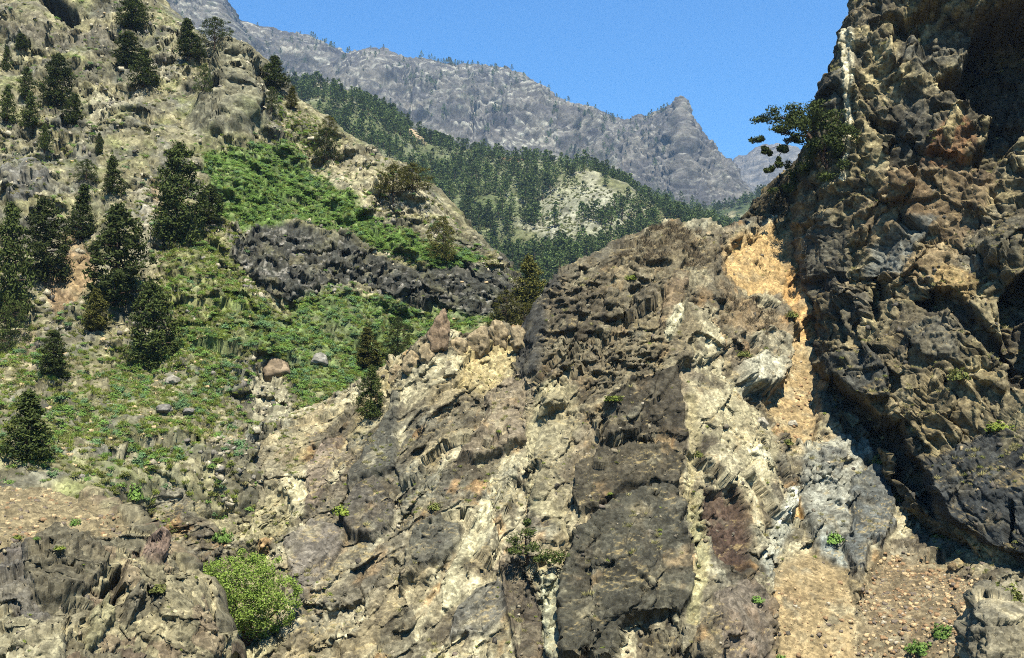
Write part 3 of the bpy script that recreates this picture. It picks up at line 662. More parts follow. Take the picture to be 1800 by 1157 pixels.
F_([(1289, 650), (1324, 627), (1369, 655), (1378, 650), (1360, 690), (1334, 696), (1303, 690)], 1.8, S(196, 190, 168), 0.88, 'rock_block', 'pale overhanging block beside the ochre chute', (0, 0.4))
F_([(1300, 600), (1340, 580), (1382, 610), (1384, 650), (1360, 664), (1330, 630)], 1.0, S(160, 152, 130), 0.8, 'rock_block', None)
F_([(1310, 795), (1336, 792), (1345, 815), (1340, 836), (1316, 830)], 0.7, S(214, 206, 178), 0.9, 'rock_block', None)
F_([(1494, 854), (1532, 828), (1563, 859), (1567, 951), (1546, 984), (1528, 964), (1511, 1036), (1497, 1036), (1482, 978), (1489, 923)], 1.0, S(98, 100, 98), 0.92, 'rock_slab', 'blue grey slab above the brown debris', (-0.2, 0))
F_([(1440, 964), (1480, 962), (1484, 1000), (1440, 985)], 0.3, S(150, 156, 152), 0.85)
F_([(1372, 868), (1392, 876), (1382, 925), (1360, 930), (1366, 895)], 1.0, S(226, 222, 204), 0.9, 'rock_block', None)
F_([(1384, 900), (1404, 890), (1412, 920), (1388, 922)], -0.4, S(206, 164, 104), 0.9, None)
F_([(1250, 1060), (1300, 1030), (1345, 1070), (1360, 1140), (1350, 1200), (1240, 1200)], 0.6, S(124, 112, 100), 0.8)
F_([(1070, 500 - 30), (1110, 460), (1120, 500), (1085, 520)], 0.5, S(150, 134, 106), 0.7)
F_([(1400, 770), (1428, 790), (1418, 806), (1392, 790)], 0.9, S(216, 210, 188), 0.9, 'rock_block', None)
F_([(1440, 800), (1480, 815), (1470, 850), (1440, 840)], 0.8, S(110, 108, 102), 0.85, 'rock_block', None)
# ochre face, chute and fans
feature(out, OCHRE, -0.8, 10, S(196, 162, 112), 0.88, 10, 'ochre_face', 'bare golden ochre rock face', (0, 0), 24, upto=5)
N_([(1386, 470), (1400, 470), (1412, 540), (1440, 600), (1410, 600), (1372, 540)], -0.4, S(204, 160, 104), 0.8, 8, 6, 10)
feature(out, CHUTE, -0.9, 14, S(178, 152, 112), 0.92, 9, 'scree_chute', 'ochre scree running down the chute', (0, 0), 20)
feature(out, FAN, 0.5, 20, S(164, 142, 106), 0.92, 8, 'scree_fan', 'sandy ochre scree fan', (0, 0), 44)
feature(out, DEBRIS, 0.0, 20, S(124, 108, 84), 0.9, 6, 'scree_fan', 'brown stony debris slope', (0, 0), 50)
out.shatter(181, ((1.05, 0.13, 0.6), (0.46, 0.065, 0.75)), (0.25 + 0.75 * hard) * (0.45 + 0.75 * rough))
out.tone = out.tone * 0.78 * np.array((0.98, 1.0, 1.0))
out_fn = out.final_normals()
dust = sstep(0.80, 0.95, out_fn[:, 2]) * sstep(0.0, 0.3, fbm(p / 2.5, 3, 141)) * hard
out.col = mix(out.col, S(196, 172, 120)[None], dust * 0.55)
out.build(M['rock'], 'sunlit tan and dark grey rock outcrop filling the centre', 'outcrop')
print('T outcrop built', time.time() - T0, len(p))

# --- pinnacle on the outcrop's crest
def rock_blob(name, c, rad, seed, col, mat, stretch=(1, 1, 1), amp=0.35, n=28, cell=0.9):
    u = np.linspace(0, math.pi, n); v = np.linspace(0, 2 * math.pi, n * 2, endpoint=False)
    U, Vv = np.meshgrid(u, v, indexing='ij')
    d = np.stack([np.sin(U) * np.cos(Vv), np.sin(U) * np.sin(Vv), np.cos(U)], -1).reshape(-1, 3)
    # angular body: cut a ball by random planes
    rs = np.random.RandomState(seed); r = np.full(len(d), 1.25)
    for k in range(16):
        nrm = rs.normal(size=3); nrm /= np.linalg.norm(nrm); q = d @ nrm
        r = np.where(q > 0.05, np.minimum(r, (0.72 + 0.28 * rs.rand()) / np.maximum(q, 0.05)), r)
    P = d * r[:, None] * np.array(stretch) * rad
    b, hid = blocks(P / (cell * rad) + seed, seed, 1.0)
    P = P + d * (b * amp * 0.25 * rad + fbm(P / (rad * 0.3) + seed, 3, seed) * 0.05 * rad)[:, None]
    m = n * 2; i = np.arange(n - 1)[:, None] * m; j = np.arange(m)[None]
    Qd = np.stack([i + j, i + (j + 1) % m, i + m + (j + 1) % m, i + m + j], -1).reshape(-1, 4)
    cc = np.array(col)[None] * (0.8 + 0.4 * rnd(hid, 3))[:, None]
    return mesh_from(name, P, Qd, mat, cc)
o = link('rock_pinnacle', rock_blob('rock_pinnacle', 0, 1.0, 501, S(126, 108, 84), M['rock'], (0.9, 0.9, 2.4), 0.8, 40, 0.7))
q = out.ground(775, 598, 8); o.location = q + np.array((0, 0.3, 0.7)); o.rotation_euler = (0.05, 0.18, 0.4)
tag(o, 'slim brown rock pinnacle, tallest on the crest left of the outcrop shoulder', 'rock')
for k, (px, py, r_, hz, lb) in enumerate([(722, 632, 0.9, 1.5, 'jagged tan rock tooth on the crest, first left of the slim pinnacle'), (750, 612, 0.8, 1.9, 'pointed tan rock tooth touching the slim pinnacle on its left'), (806, 606, 0.9, 1.3, 'low tan rock tooth on the crest right of the slim pinnacle'),
                                         (846, 598, 1.1, 1.5, 'tan rock tooth midway between the slim pinnacle and the dark shoulder'), (878, 592, 1.2, 1.8, 'broad jagged tan rock tooth on the crest left of the dark shoulder'), (908, 592, 0.9, 1.7, 'tan rock tooth leaning on the dark shoulder of the outcrop'), (690, 652, 0.8, 1.2, 'small tan rock tooth lowest on the left end of the crest')]):
    o = link('rock_pinnacle', rock_blob('rock_pinnacle', 0, r_, 510 + k, S(150, 134, 102), M['rock'], (1.0, 0.9, hz), 0.8, 30, 0.7))
    q = out.ground(px, py, 8); o.location = q + np.array((0, 0.3, -0.1)); o.rotation_euler = (0.05, 0.25 * math.sin(k * 2.1), k * 1.1)
    tag(o, lb, 'rock', 'rock teeth along the crest')

# --- the right cliff: rows run down, columns run from the hidden back round the edge to the right
FC = [(-180, 1552, 119, 112, 98), (-60, 1522, 117.5, 110.5, 95), (0, 1506, 116.5, 109.5, 93), (60, 1488, 115, 108, 91), (120, 1470, 113.5, 106, 89), (165, 1445, 112.5, 105, 87.5), (215, 1440, 112, 103.5, 86), (265, 1426, 111.8, 102.3, 84.5), (305, 1416, 111.8, 101.3, 83), (345, 1412, 112, 100, 82), (385, 1410, 112, 98.8, 80.5),
      (420, 1412, 112, 97.6, 79.5), (470, 1420, 110.2, 95.8, 78), (530, 1438, 107, 94, 76), (590, 1458, 102.5, 91.2, 74), (650, 1460, 98, 89, 72), (710, 1480, 94, 87.2, 70), (760, 1556, 89, 86.5, 68.5), (820, 1580, 86, 85.4, 67), (880, 1612, 83, 83, 65), (940, 1672, 79.5, 79, 63), (1000, 1765, 75, 75, 61), (1100, 1850, 70, 70, 58), (1250, 1930, 65, 65, 54)]
fr = (0.0, 0.12, 0.28, 0.46, 0.64, 0.82, 1.0)
net = []
for py, ex, eY, mY, rY in FC:
    row = []
    for f in fr:
        x_ = ex + (2080 - ex) * f
        row.append(unproj(x_, py, np.interp(x_, [ex, 1600, 2080], [eY, mY, rY]) if ex < 1580 else eY + (rY - eY) * f))
    e = row[0]
    net.append([e + np.array((16, 34, -6)), e + np.array((2.5, 9, -1))] + row)
Q_ = 0.95
cliff = Patch('right_cliff', net, [max(4, seg(b[0] - a[0])) for a, b in zip(FC, FC[1:])], [8, 14] + [seg(560 * (b - a)) for a, b in zip(fr, fr[1:])], (-0.5, -1, 0.4))
p = cliff.P.copy(); print('cliff', cliff.shape, time.time() - T0)
wv = np.stack([fbm(p / 5, 3, 211), fbm(p / 5, 3, 212), fbm(p / 5, 3, 213)], -1)
cliff.warp = (fbm(p / 2.2, 4, 214), fbm(p / 2.2, 4, 215))
d2 = np.array((-0.45, 0.25, 0.85))
a1 = aniso(p + wv * 1.8, d2, 0.4)
big = ridged((p + wv * 3) / 17, 3, 217) * 1.1
b1, i1 = blocks(a1 / 6.0, 221, 1.8, 0.2); b2, i2 = blocks(aniso(p + wv, d2, 0.7) / 2.6, 222, 2.0, 0.18)
edge = 0.4 + 0.6 * sstep(0, 0.8, cliff.tu - 1.9)
cliff.move((big + b1 * 0.7) * edge)
cliff.move(b2 * 0.3 * (0.5 + 0.5 * edge))
cliff.ledges(aniso(p + wv * 3, d2, 0.5), 8.0, 1.6, (-0.35, -1, 0.1), edge, 236, 0.8)
cliff.ledges(a1, 3.4, 1.1, (-0.35, -1, 0.1), edge, 237, 0.75)
i3 = cliff.ledges(aniso(p + wv * 0.6, d2, 0.4), 1.5, 0.36, (-0.35, -1, 0.1), (0.5 + 0.5 * edge) * (0.25 + 0.9 * sstep(-0.1, 0.3, fbm(p / 4, 3, 248))), 238, 0.55)
i4 = cliff.ledges(p + wv * 0.2, 0.6, 0.10, (-0.35, -1, 0.15), 0.2 + 0.9 * sstep(0.0, 0.3, fbm(p / 2.5, 3, 249)), 239, 0.5)
led = (p[:, 2] - 0.2 * p[:, 0] + wv[:, 0] * 0.9) / 2.1
cliff.move((sstep(0.5, 0.95, led % 1) - 0.4) * 0.4)
c = mix(np.tile(S(146, 132, 102), (len(p), 1)), S(186, 168, 126)[None], sstep(-0.2, 0.4, fbm(p / 3.0, 4, 231)))
c = mix(c, S(120, 116, 104)[None], sstep(-0.1, 0.4, fbm(p / 7, 4, 232)) * 0.85)
c = mix(c, S(88, 82, 72)[None], (rnd(i1, 31) > 0.62) * 0.6); c = mix(c, S(80, 74, 66)[None], (rnd(i2, 32) > 0.75) * 0.5)
c *= (0.62 + 0.7 * rnd(i3, 33))[:, None] * (0.75 + 0.5 * rnd(i4, 34))[:, None]; cliff.col = c; cliff.patchy = 0.55 + 0.45 * sstep(-0.4, 0.0, fbm(p / 1.6, 4, 236)); cliff.cvar = 1 + 0.25 * fbm(p / 1.1, 4, 234)
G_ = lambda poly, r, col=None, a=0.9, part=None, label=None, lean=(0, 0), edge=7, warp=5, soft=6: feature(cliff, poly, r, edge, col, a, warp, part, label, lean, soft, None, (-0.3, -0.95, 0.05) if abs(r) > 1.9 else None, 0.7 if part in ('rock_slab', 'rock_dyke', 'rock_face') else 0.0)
G_([(1500, 400), (1560, 300), (1650, 297), (1700, 250), (1760, 300), (1700, 420), (1620, 520), (1560, 480)], 0, S(170, 138, 100), 0.45, soft=30)
G_([(1615, 290), (1650, 240), (1684, 198), (1722, 240), (1690, 290), (1645, 300)], 0.4, S(164, 118, 82), 0.75, soft=12)
G_([(1640, 470), (1690, 460), (1720, 500), (1700, 560), (1650, 530)], 0.3, S(190, 156, 104), 0.7, soft=14)
G_([(1540, 440), (1590, 400), (1640, 376), (1655, 380), (1610, 428), (1586, 484), (1534, 490)], -0.6, S(126, 128, 122), 0.85, 'rock_face', None, soft=8)
G_([(1400, 420), (1440, 395), (1497, 400), (1508, 440), (1508, 515), (1440, 532), (1416, 500)], 0.8, S(112, 106, 92), 0.85, 'rock_slab', None)
G_([(1420, 494), (1500, 482), (1506, 515), (1448, 534)], -0.9, S(74, 70, 62), 0.85)
G_([(1486, 58), (1506, 58), (1503, 173), (1504, 242), (1493, 330), (1482, 330), (1488, 225), (1484, 131)], 0.9, S(240, 226, 190), 1.0, 'rock_dyke', 'pale vertical dyke running down the cliff', edge=4, warp=2.5, soft=3)
G_([(1662, 250), (1672, 198), (1690, 190), (1692, 215), (1672, 262)], 0.6, S(196, 176, 130), 0.85, 'rock_block', None, soft=4)
# overhang at the upper right: a deep hollow under a jutting roof, its shade also painted darker
G_([(1600, -60), (2000, -120), (2060, 10), (1800, 12), (1712, 46), (1660, 40), (1615, 20)], 3.5, S(120, 108, 82), 0.4, soft=20, edge=20)
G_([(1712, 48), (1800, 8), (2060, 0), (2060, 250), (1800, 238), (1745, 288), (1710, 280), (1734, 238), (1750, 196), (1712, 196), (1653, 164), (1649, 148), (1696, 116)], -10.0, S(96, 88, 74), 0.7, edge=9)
G_([(1580, 46), (1618, 36), (1606, 90), (1590, 142), (1574, 110)], -2.2, None, edge=5)
G_([(1530, 220), (1590, 228), (1596, 252), (1560, 246), (1536, 236)], -2.2, None, edge=5)
G_([(1545, 484), (1560, 482), (1562, 560), (1552, 580), (1546, 540)], -2.6, None, edge=4, warp=3)
G_([(1599, 530), (1640, 515), (1680, 520), (1722, 558), (1765, 600), (1810, 650), (1800, 672), (1740, 620), (1690, 575), (1650, 550)], -3.0, S(84, 78, 68), 0.7, edge=6)  # diagonal recess, the overhang's shadow painted in as dark colour
G_([(1756, 520), (1830, 470), (1830, 700), (1774, 682)], -4.5, S(80, 74, 64), 0.7, edge=7)  # recess with its deep shade put into the colour too
G_([(1470, 585), (1486, 530), (1545, 520), (1548, 570), (1510, 600)], 1.2, S(104, 98, 86), 0.85, 'rock_block', None)
G_([(1476, 560), (1490, 545), (1494, 600), (1482, 616)], -1.5, None, edge=4)
G_([(1300, 330), (1345, 320), (1420, 280), (1470, 300), (1440, 330), (1380, 350), (1320, 372), (1296, 398)], 0.0, S(84, 74, 58), 0.6, soft=14)
# boulder over a hollow whose black shade is also painted in
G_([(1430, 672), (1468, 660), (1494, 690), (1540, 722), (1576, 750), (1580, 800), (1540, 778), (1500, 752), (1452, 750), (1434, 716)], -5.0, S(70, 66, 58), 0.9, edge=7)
G_([(1447, 643), (1470, 627), (1532, 612), (1560, 652), (1556, 700), (1532, 712), (1496, 698), (1472, 676), (1449, 666)], 3.0, S(92, 90, 82), 0.9, 'rock_boulder', 'dark rounded boulder jutting over a black hollow', (0, 0.3), edge=9, warp=3)
G_([(1560, 640), (1640, 600), (1720, 680), (1740, 760), (1640, 780), (1570, 740)], 0.3, S(160, 142, 108), 0.6, soft=20)
G_([(1571, 757), (1592, 757), (1600, 802), (1634, 847), (1652, 912), (1630, 890), (1600, 860), (1582, 840)], -4.0, S(60, 56, 50), 0.8, edge=5, warp=3)  # deep crack, its shaded inside painted darker
G_([(1624, 826), (1684, 785), (1760, 766), (1830, 752), (1860, 990), (1739, 966), (1663, 915), (1634, 870)], 2.4, S(72, 74, 74), 0.93, 'rock_slab', 'big blue black block at the foot of the cliff', (-0.4, 0.2), edge=9)
G_([(1760, 890), (1775, 880), (1770, 960), (1756, 950)], -1.8, None, edge=4, warp=3)
G_([(1590, 590), (1640, 560), (1700, 600), (1690, 640), (1630, 640)], 0.8, S(120, 114, 98), 0.8, 'rock_slab', None)
G_([(1700, 420), (1800, 380), (1800, 470), (1720, 480)], 0.5, S(96, 92, 80), 0.7)
cliff.shatter(281, ((1.6, 0.11, 0.7), (0.5, 0.055, 0.9)), 0.5 + 0.6 * sstep(-0.2, 0.3, fbm(p / 6, 3, 247)), 0.66, 1.42)
cliff.tone = cliff.tone * 0.58 * np.array((0.97, 1.0, 1.03))
cliff_fn = cliff.final_normals()
dust = sstep(0.6, 0.85, cliff_fn[:, 2]) * sstep(0.0, 0.3, fbm(p / 2.5, 3, 241))
cliff.col = mix(cliff.col, S(180, 156, 108)[None], dust * 0.6)
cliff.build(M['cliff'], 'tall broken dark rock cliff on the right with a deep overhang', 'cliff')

# --- the shoulder that runs down from the cliff to the saddle
WC = [(1262, 436, 119), (1285, 412, 120), (1300, 394, 121), (1320, 366, 122), (1345, 342, 122), (1386, 304, 121), (1420, 266, 119), (1450, 225, 117), (1500, 190, 116)]
xs = [w_[0] for w_ in WC]
net = [[unproj(a, py, Yw) for a, b, Yw in [(w_[0], w_[1], w_[2] - 6 * k) for w_ in WC] for py in [b + k * (520 - b)]] for k in (1.0, 0.5, 0.2, 0.0)]
net.append([q + np.array((2, 5, -1.5)) for q in net[-1]]); net.append([q + np.array((6, 20, -25)) for q in net[-1]])
should = Patch('cliff_shoulder', net, [seg(100), seg(110), seg(90), 10, 6], [seg(x) for x in np.diff(xs)], (-0.5, -1, 0.5))
p = should.P.copy(); wv = np.stack([fbm(p / 5, 3, 251), fbm(p / 5, 3, 252), fbm(p / 5, 3, 253)], -1)
b1, i1 = blocks((p + wv) / 3.0, 254, 1.0); b2, i2 = blocks((p + wv * 0.5) / 1.2, 255, 1.0); b3, i3 = blocks(p / 0.5, 256, 1.0)
should.move(b1 * 0.5 + b2 * 0.3 + b3 * 0.16)
c = mix(np.tile(S(66, 60, 46), (len(p), 1)), S(112, 100, 74)[None], sstep(-0.2, 0.4, fbm(p / 2, 4, 257)))  # dark rock, with the shadow lying on it mixed into the colour
should.col = c * (0.7 + 0.6 * rnd(i2, 3))[:, None] * (0.8 + 0.4 * rnd(i3, 3))[:, None]
should.build(M['cliff'], 'dark rocky shoulder sloping from the right cliff down to the ochre saddle', 'cliff')

# --- near rocks at the lower left
HC = [(-120, [(1330, 36), (1190, 40), (1080, 44), (980, 49), (920, 54), (866, 62)]), (0, [(1330, 36), (1190, 40), (1080, 44), (980, 49), (920, 54), (868, 62)]),
      (90, [(1330, 36), (1190, 40), (1080, 44), (985, 49), (930, 54), (882, 60)]), (170, [(1330, 37), (1190, 41), (1090, 45), (1000, 49), (950, 53), (905, 58)]),
      (240, [(1330, 38), (1200, 42), (1100, 46), (1030, 49), (980, 52), (945, 56)]), (300, [(1330, 39), (1200, 43), (1120, 46), (1060, 48), (1020, 51), (990, 54)]),
      (340, [(1330, 40), (1210, 44), (1140, 46), (1090, 48), (1055, 50), (1030, 52)]), (360, [(1330, 41), (1220, 44), (1160, 46), (1120, 48), (1100, 49.5), (1080, 51)]),
      (385, [(1330, 42), (1260, 44), (1220, 46), (1200, 48), (1180, 49), (1170, 50)])]
xs = [c[0] for c in HC]
net = [[unproj(c[0], *c[1][r]) for c in HC] for r in range(6)]
net.append([q + np.array((0.5, 2, -1.2)) for q in net[-1]]); net.append([q + np.array((1, 5, -14)) for q in net[-1]])
Q_ = 0.9
near = Patch('near_rocks', net, [seg(130), seg(120), seg(105), seg(70), seg(55), 8, 6], [seg(x) for x in np.diff(xs)], (0, -1, 0.8))
p = near.P.copy()
wv = np.stack([fbm(p / 3, 3, 311), fbm(p / 3, 3, 312), fbm(p / 3, 3, 313)], -1)
near.warp = (fbm(p / 1.3, 4, 314), fbm(p / 1.3, 4, 315))
SOIL = [(-140, 840), (60, 850), (160, 885), (230, 930), (200, 962), (120, 955), (40, 965), (-140, 985)]
soil = sstep(-6, 12, sdf(SOIL, near.x + near.warp[0] * 8, near.y + near.warp[1] * 8))
a1 = aniso(p + wv, (0.45, 0.3, 0.8), 0.45)
b1, i1 = blocks(a1 / 2.6, 321, 1.8, 0.2); b2, i2 = blocks(a1 / 1.1, 322, 2.0, 0.2)
hd = 1 - soil * 0.9
near.ledges(a1, 1.7, 0.45, (0.1, -1, 0.1), hd, 327, 0.8)
near.ledges(a1, 0.7, 0.16, (0.1, -1, 0.1), hd, 328, 0.7)
near.move((ridged((p + wv) / 6, 3, 325) * 0.7 + b1 * 0.42 + b2 * 0.16) * hd + (fbm(p / 0.8, 4, 326) * 0.22 + fbm(p / 3, 3, 329) * 0.5) * soil)
c = mix(np.tile(S(140, 132, 106), (len(p), 1)), S(182, 170, 136)[None], sstep(-0.2, 0.4, fbm(p / 1.5, 4, 331)))
c = mix(c, S(96, 92, 80)[None], (rnd(i1, 3) > 0.5) * 0.65); c = mix(c, S(120, 98, 84)[None], (rnd(i2, 3) > 0.78) * 0.5)
near.col = c; near.patchy = 1; near.cvar = 1 + 0.2 * fbm(p / 0.5, 4, 332)
feature(near, SOIL, 0, 6, S(146, 132, 102), 0.9, 8, 'earth_bank', 'bare brown earth bank', (0, 0), 10)
feature(near, [(36, 1000), (83, 970), (128, 968), (184, 1012), (160, 1046), (92, 1086), (50, 1052)], 0.7, 6, S(104, 98, 82), 0.9, 4, 'rock_block', None, soft=4)
feature(near, [(170, 1050), (190, 1020), (215, 1010), (208, 1050), (190, 1085), (172, 1080)], -1.4, 5, S(66, 60, 50), 0.8, 3, soft=4)
feature(near, [(208, 1075), (236, 1058), (244, 1080), (222, 1110), (206, 1110)], 0.7, 5, S(110, 104, 88), 0.85, 3, 'rock_block', None, soft=4)
feature(near, [(150, 1090), (185, 1070), (195, 1100), (160, 1150), (140, 1160)], 0.6, 5, S(150, 144, 112), 0.85, 3, 'rock_block', None, soft=4)
feature(near, [(0, 970), (40, 975), (48, 1040), (90, 1100), (60, 1130), (0, 1080)], 0.1, 5, S(104, 100, 96), 0.75, 5, soft=10)
feature(near, [(-20, 1110), (60, 1120), (110, 1157), (100, 1240), (-20, 1240)], 0.8, 10, S(166, 158, 130), 0.75, 5, 'rock_block', None, soft=8)
feature(near, [(240, 985), (262, 960), (285, 975), (275, 1020), (255, 1020)], 0.5, 5, S(128, 108, 98), 0.8, 4, 'rock_block', None)
near.tone = near.tone * 0.72
near.shatter(381, ((0.5, 0.06, 0.8), (0.24, 0.03, 0.9)), 0.3 + 0.7 * hd)
near.build(M['rock'], 'near rocks at lower left with brown earth on top', 'rocks')

# --- near rocks at the lower right corner
KC = [(1690, [(1330, 44), (1250, 45), (1200, 46), (1180, 47), (1168, 48)]), (1715, [(1330, 43), (1220, 44.5), (1140, 46), (1100, 47), (1080, 48)]), (1738, [(1330, 43), (1200, 44.5), (1110, 46), (1065, 47.5), (1044, 49)]),
      (1775, [(1330, 43), (1200, 44.5), (1110, 46), (1060, 47.5), (1040, 50)]), (1830, [(1330, 42), (1200, 44), (1110, 46), (1060, 48), (1030, 51)]), (1950, [(1330, 41), (1200, 43), (1110, 45), (1060, 47), (1030, 51)])]
net = [[unproj(c[0], *c[1][r]) for c in KC] for r in range(5)]
net.append([q + np.array((0.3, 2, -0.6)) for q in net[-1]]); net.append([q + np.array((0.6, 4, -9)) for q in net[-1]])
corner = Patch('corner_rocks', net, [seg(100), seg(90), seg(60), seg(40), 10, 5], [seg(40), seg(40), seg(45), seg(60), seg(70)], (0, -1, 0.8))
p = corner.P.copy(); wv = np.stack([fbm(p / 2, 3, 411), fbm(p / 2, 3, 412), fbm(p / 2, 3, 413)], -1) * 0.5
b1, i1 = blocks((p + wv) * (1 / 2.2, 1 / 2.2, 1 / 0.7), 421, 0.8, 0.3); b2, i2 = blocks((p + wv * 0.4) * (1 / 0.8, 1 / 0.8, 1 / 0.3), 422, 0.8, 0.25); b3, i3 = blocks(p / 0.3, 423)
corner.move(b1 * 0.4 + b2 * 0.14 + b3 * 0.04)
c = mix(np.tile(S(118, 112, 96), (len(p), 1)), S(160, 150, 124)[None], sstep(-0.3, 0.4, fbm(p / 1.5, 4, 431)))
corner.col = mix(c, S(84, 80, 70)[None], (rnd(i1, 3) > 0.6) * 0.5) * (0.8 + 0.4 * rnd(i2, 3))[:, None]
corner.build(M['rock'], 'stacked grey ledge of rock in the lower right corner', 'rocks')
print('land done', time.time() - T0)

# ------------------------------------------------------------------ plants
rng = np.random.RandomState(7)
def leaf_quads(C, D, L, Wd, rs, nrm=None):
    """one small blade per row: centre C, axis D, length L, width Wd"""
    D = D / (np.linalg.norm(D, axis=1, keepdims=True) + 1e-9)
    if nrm is not None: nrm = nrm + rs.normal(size=D.shape) * 0.45
    s = np.cross(D, rs.normal(size=D.shape) if nrm is None else nrm); s /= np.linalg.norm(s, axis=1, keepdims=True) + 1e-9
    L = np.broadcast_to(L, (len(C),))[:, None]; Wd = np.broadcast_to(Wd, (len(C),))[:, None]
    V = np.stack([C - D * L * 0.5, C + s * Wd * 0.5, C + D * L * 0.5, C - s * Wd * 0.5], 1).reshape(-1, 3)
    return V, np.arange(len(V)).reshape(-1, 4)
def tube(path, radii, n=6):
    path = np.array(path, float); V = []; Q = []
    for i, c in enumerate(path):
        t = path[min(i + 1, len(path) - 1)] - path[max(i - 1, 0)]; t /= np.linalg.norm(t) + 1e-9
        a = np.cross(t, (0.3, 1, 0.2)); a /= np.linalg.norm(a) + 1e-9; b = np.cross(t, a)
        for k in range(n):
            an = 2 * math.pi * k / n; V.append(c + (a * math.cos(an) + b * math.sin(an)) * radii[i])
    for i in range(len(path) - 1):
        for k in range(n): Q.append((i * n + k, i * n + (k + 1) % n, (i + 1) * n + (k + 1) % n, (i + 1) * n + k))
    return np.array(V), np.array(Q)
def join(parts):
    V, Q, o = [], [], 0
    for v, q in parts: V.append(v); Q.append(q + o); o += len(v)
    return np.concatenate(V), np.concatenate(Q)
def pads(centres, radii, n, L, Wd, rs, up=0.5):
    """tufts spread through flattened clumps"""
    Vs = []
    for c, r in zip(centres, radii):
        d = rs.normal(size=(n, 3)); d /= np.linalg.norm(d, axis=1, keepdims=True)
        rad = rs.rand(n) ** 0.45
        P = c + d * rad[:, None] * r
        Vs.append((P, np.cross(d, rs.normal(size=(n, 3))) + d * 0.5 + rs.normal(size=(n, 3)) * 0.2, d + (0, 0, up + 0.3)))
    C = np.concatenate([v[0] for v in Vs]); D = np.concatenate([v[1] for v in Vs])
    sz = 0.7 + 0.6 * rs.rand(len(C))
    return leaf_quads(C, D, L * sz, Wd * sz, rs, np.concatenate([v[2] for v in Vs]))
def pine(kind, seed, clumps=80, n=58):
    """pine of unit height: returns trunk-and-branches mesh and crown mesh"""
    rs = np.random.RandomState(seed)
    lo, rmax, prof = {'cone': (0.08, 0.235, lambda t: (1 - t) ** 0.8 * (0.55 + 0.45 * min(1, t * 5))), 'column': (0.06, 0.235, lambda t: (1 - t ** 2.2) ** 0.6 * (0.7 + 0.3 * min(1, t * 4))),
                      'broad': (0.3, 0.46, lambda t: math.sqrt(max(0, 1 - (2 * t - 0.75) ** 2 / 1.6))), 'bushy': (0.02, 0.5, lambda t: math.sqrt(max(0.02, 1 - t * t)) * (0.85 + 0.15 * t)),
                      'ragged': (0.14, 0.27, lambda t: (1 - t) ** 0.55 * (0.5 + 0.5 * math.sin(t * 21 + seed) ** 2))}[kind]
    lean = rs.normal(size=2) * 0.03; cs, rr_, br = [], [], []
    lop = rs.rand() * 6.28
    for k in range(clumps):
        t = (k + rs.rand()) / clumps; t = t ** 1.15; z = lo + (0.97 - lo) * t
        an = k * 2.39996 + rs.rand() * 0.8; r = rmax * prof(t) * (0.72 + 0.5 * rs.rand()) * (1 + 0.22 * math.cos(an - lop))
        rad = r * (1.0 if rs.rand() < 0.7 else 0.45)
        c = np.array((math.cos(an) * rad + lean[0] * z, math.sin(an) * rad + lean[1] * z, z - 0.12 * rad + 0.02 * rs.normal()))
        cs.append(c); s = (0.05 + 0.055 * rs.rand()) * (1.25 if kind in ('broad', 'bushy') else 1.0) * (1 - 0.35 * t)
        rr_.append(np.array((s * 1.25, s * 1.25, s * 0.85)))
        if k % 2 == 0 and rad > 0.05: br.append(tube([(lean[0] * z, lean[1] * z, z - 0.04 - 0.1 * rad), c * (0.6, 0.6, 1), c], (0.008, 0.005, 0.003), 4))
    cs.append(np.array((lean[0], lean[1], 0.96))); rr_.append(np.array((0.03, 0.03, 0.05)))
    br.append(tube([(0, 0, -0.06), (lean[0] * 0.4, lean[1] * 0.4, 0.4), (lean[0] * 0.93, lean[1] * 0.93, 0.93)], (0.022, 0.014, 0.004), 7))
    return join(br), pads(cs, rr_, n, 0.042, 0.016, rs)
PINES = {}
for kind, sds in (('cone', (11, 12, 13)), ('column', (21, 22, 23)), ('broad', (31, 32)), ('bushy', (41, 42, 43)), ('ragged', (51, 52))):
    PINES[kind] = []
    for s_ in sds:
        t_, c_ = pine(kind, s_, 110 if kind in ('column', 'bushy') else 90)
        PINES[kind].append((mesh_from('trunk', *t_, M['bark']), {m: mesh_from('crown', *c_, M[m]) for m in ('pine', 'olive')}))
def place_pine(patch, px, base_y, top_y, w, kind, label, k=0, mat='pine', name='pine_tree', group=None, cat='tree', Y=None):
    q = patch.ground(px, base_y, 4)
    h = (base_y - top_y) * q[1] / FPX * 1.03
    wn_ = {'cone': 0.5, 'column': 0.5, 'broad': 0.98, 'bushy': 1.06, 'ragged': 0.54}[kind]
    sx = w * q[1] / FPX / wn_ * 1.12
    e = link(name, None); e.location = q - np.array((0, 0, 0.05 * h)); e.scale = (sx, sx, h); e.rotation_euler = (0, 0, (px * 1.7 + base_y) % 6.28); e.empty_display_size = 0.2
    tr, cr = PINES[kind][k % len(PINES[kind])]
    link('trunk', tr, e); link('crown', cr[mat], e)
    return tag(e, label, cat, group)
G1 = 'pines on the left hillside'
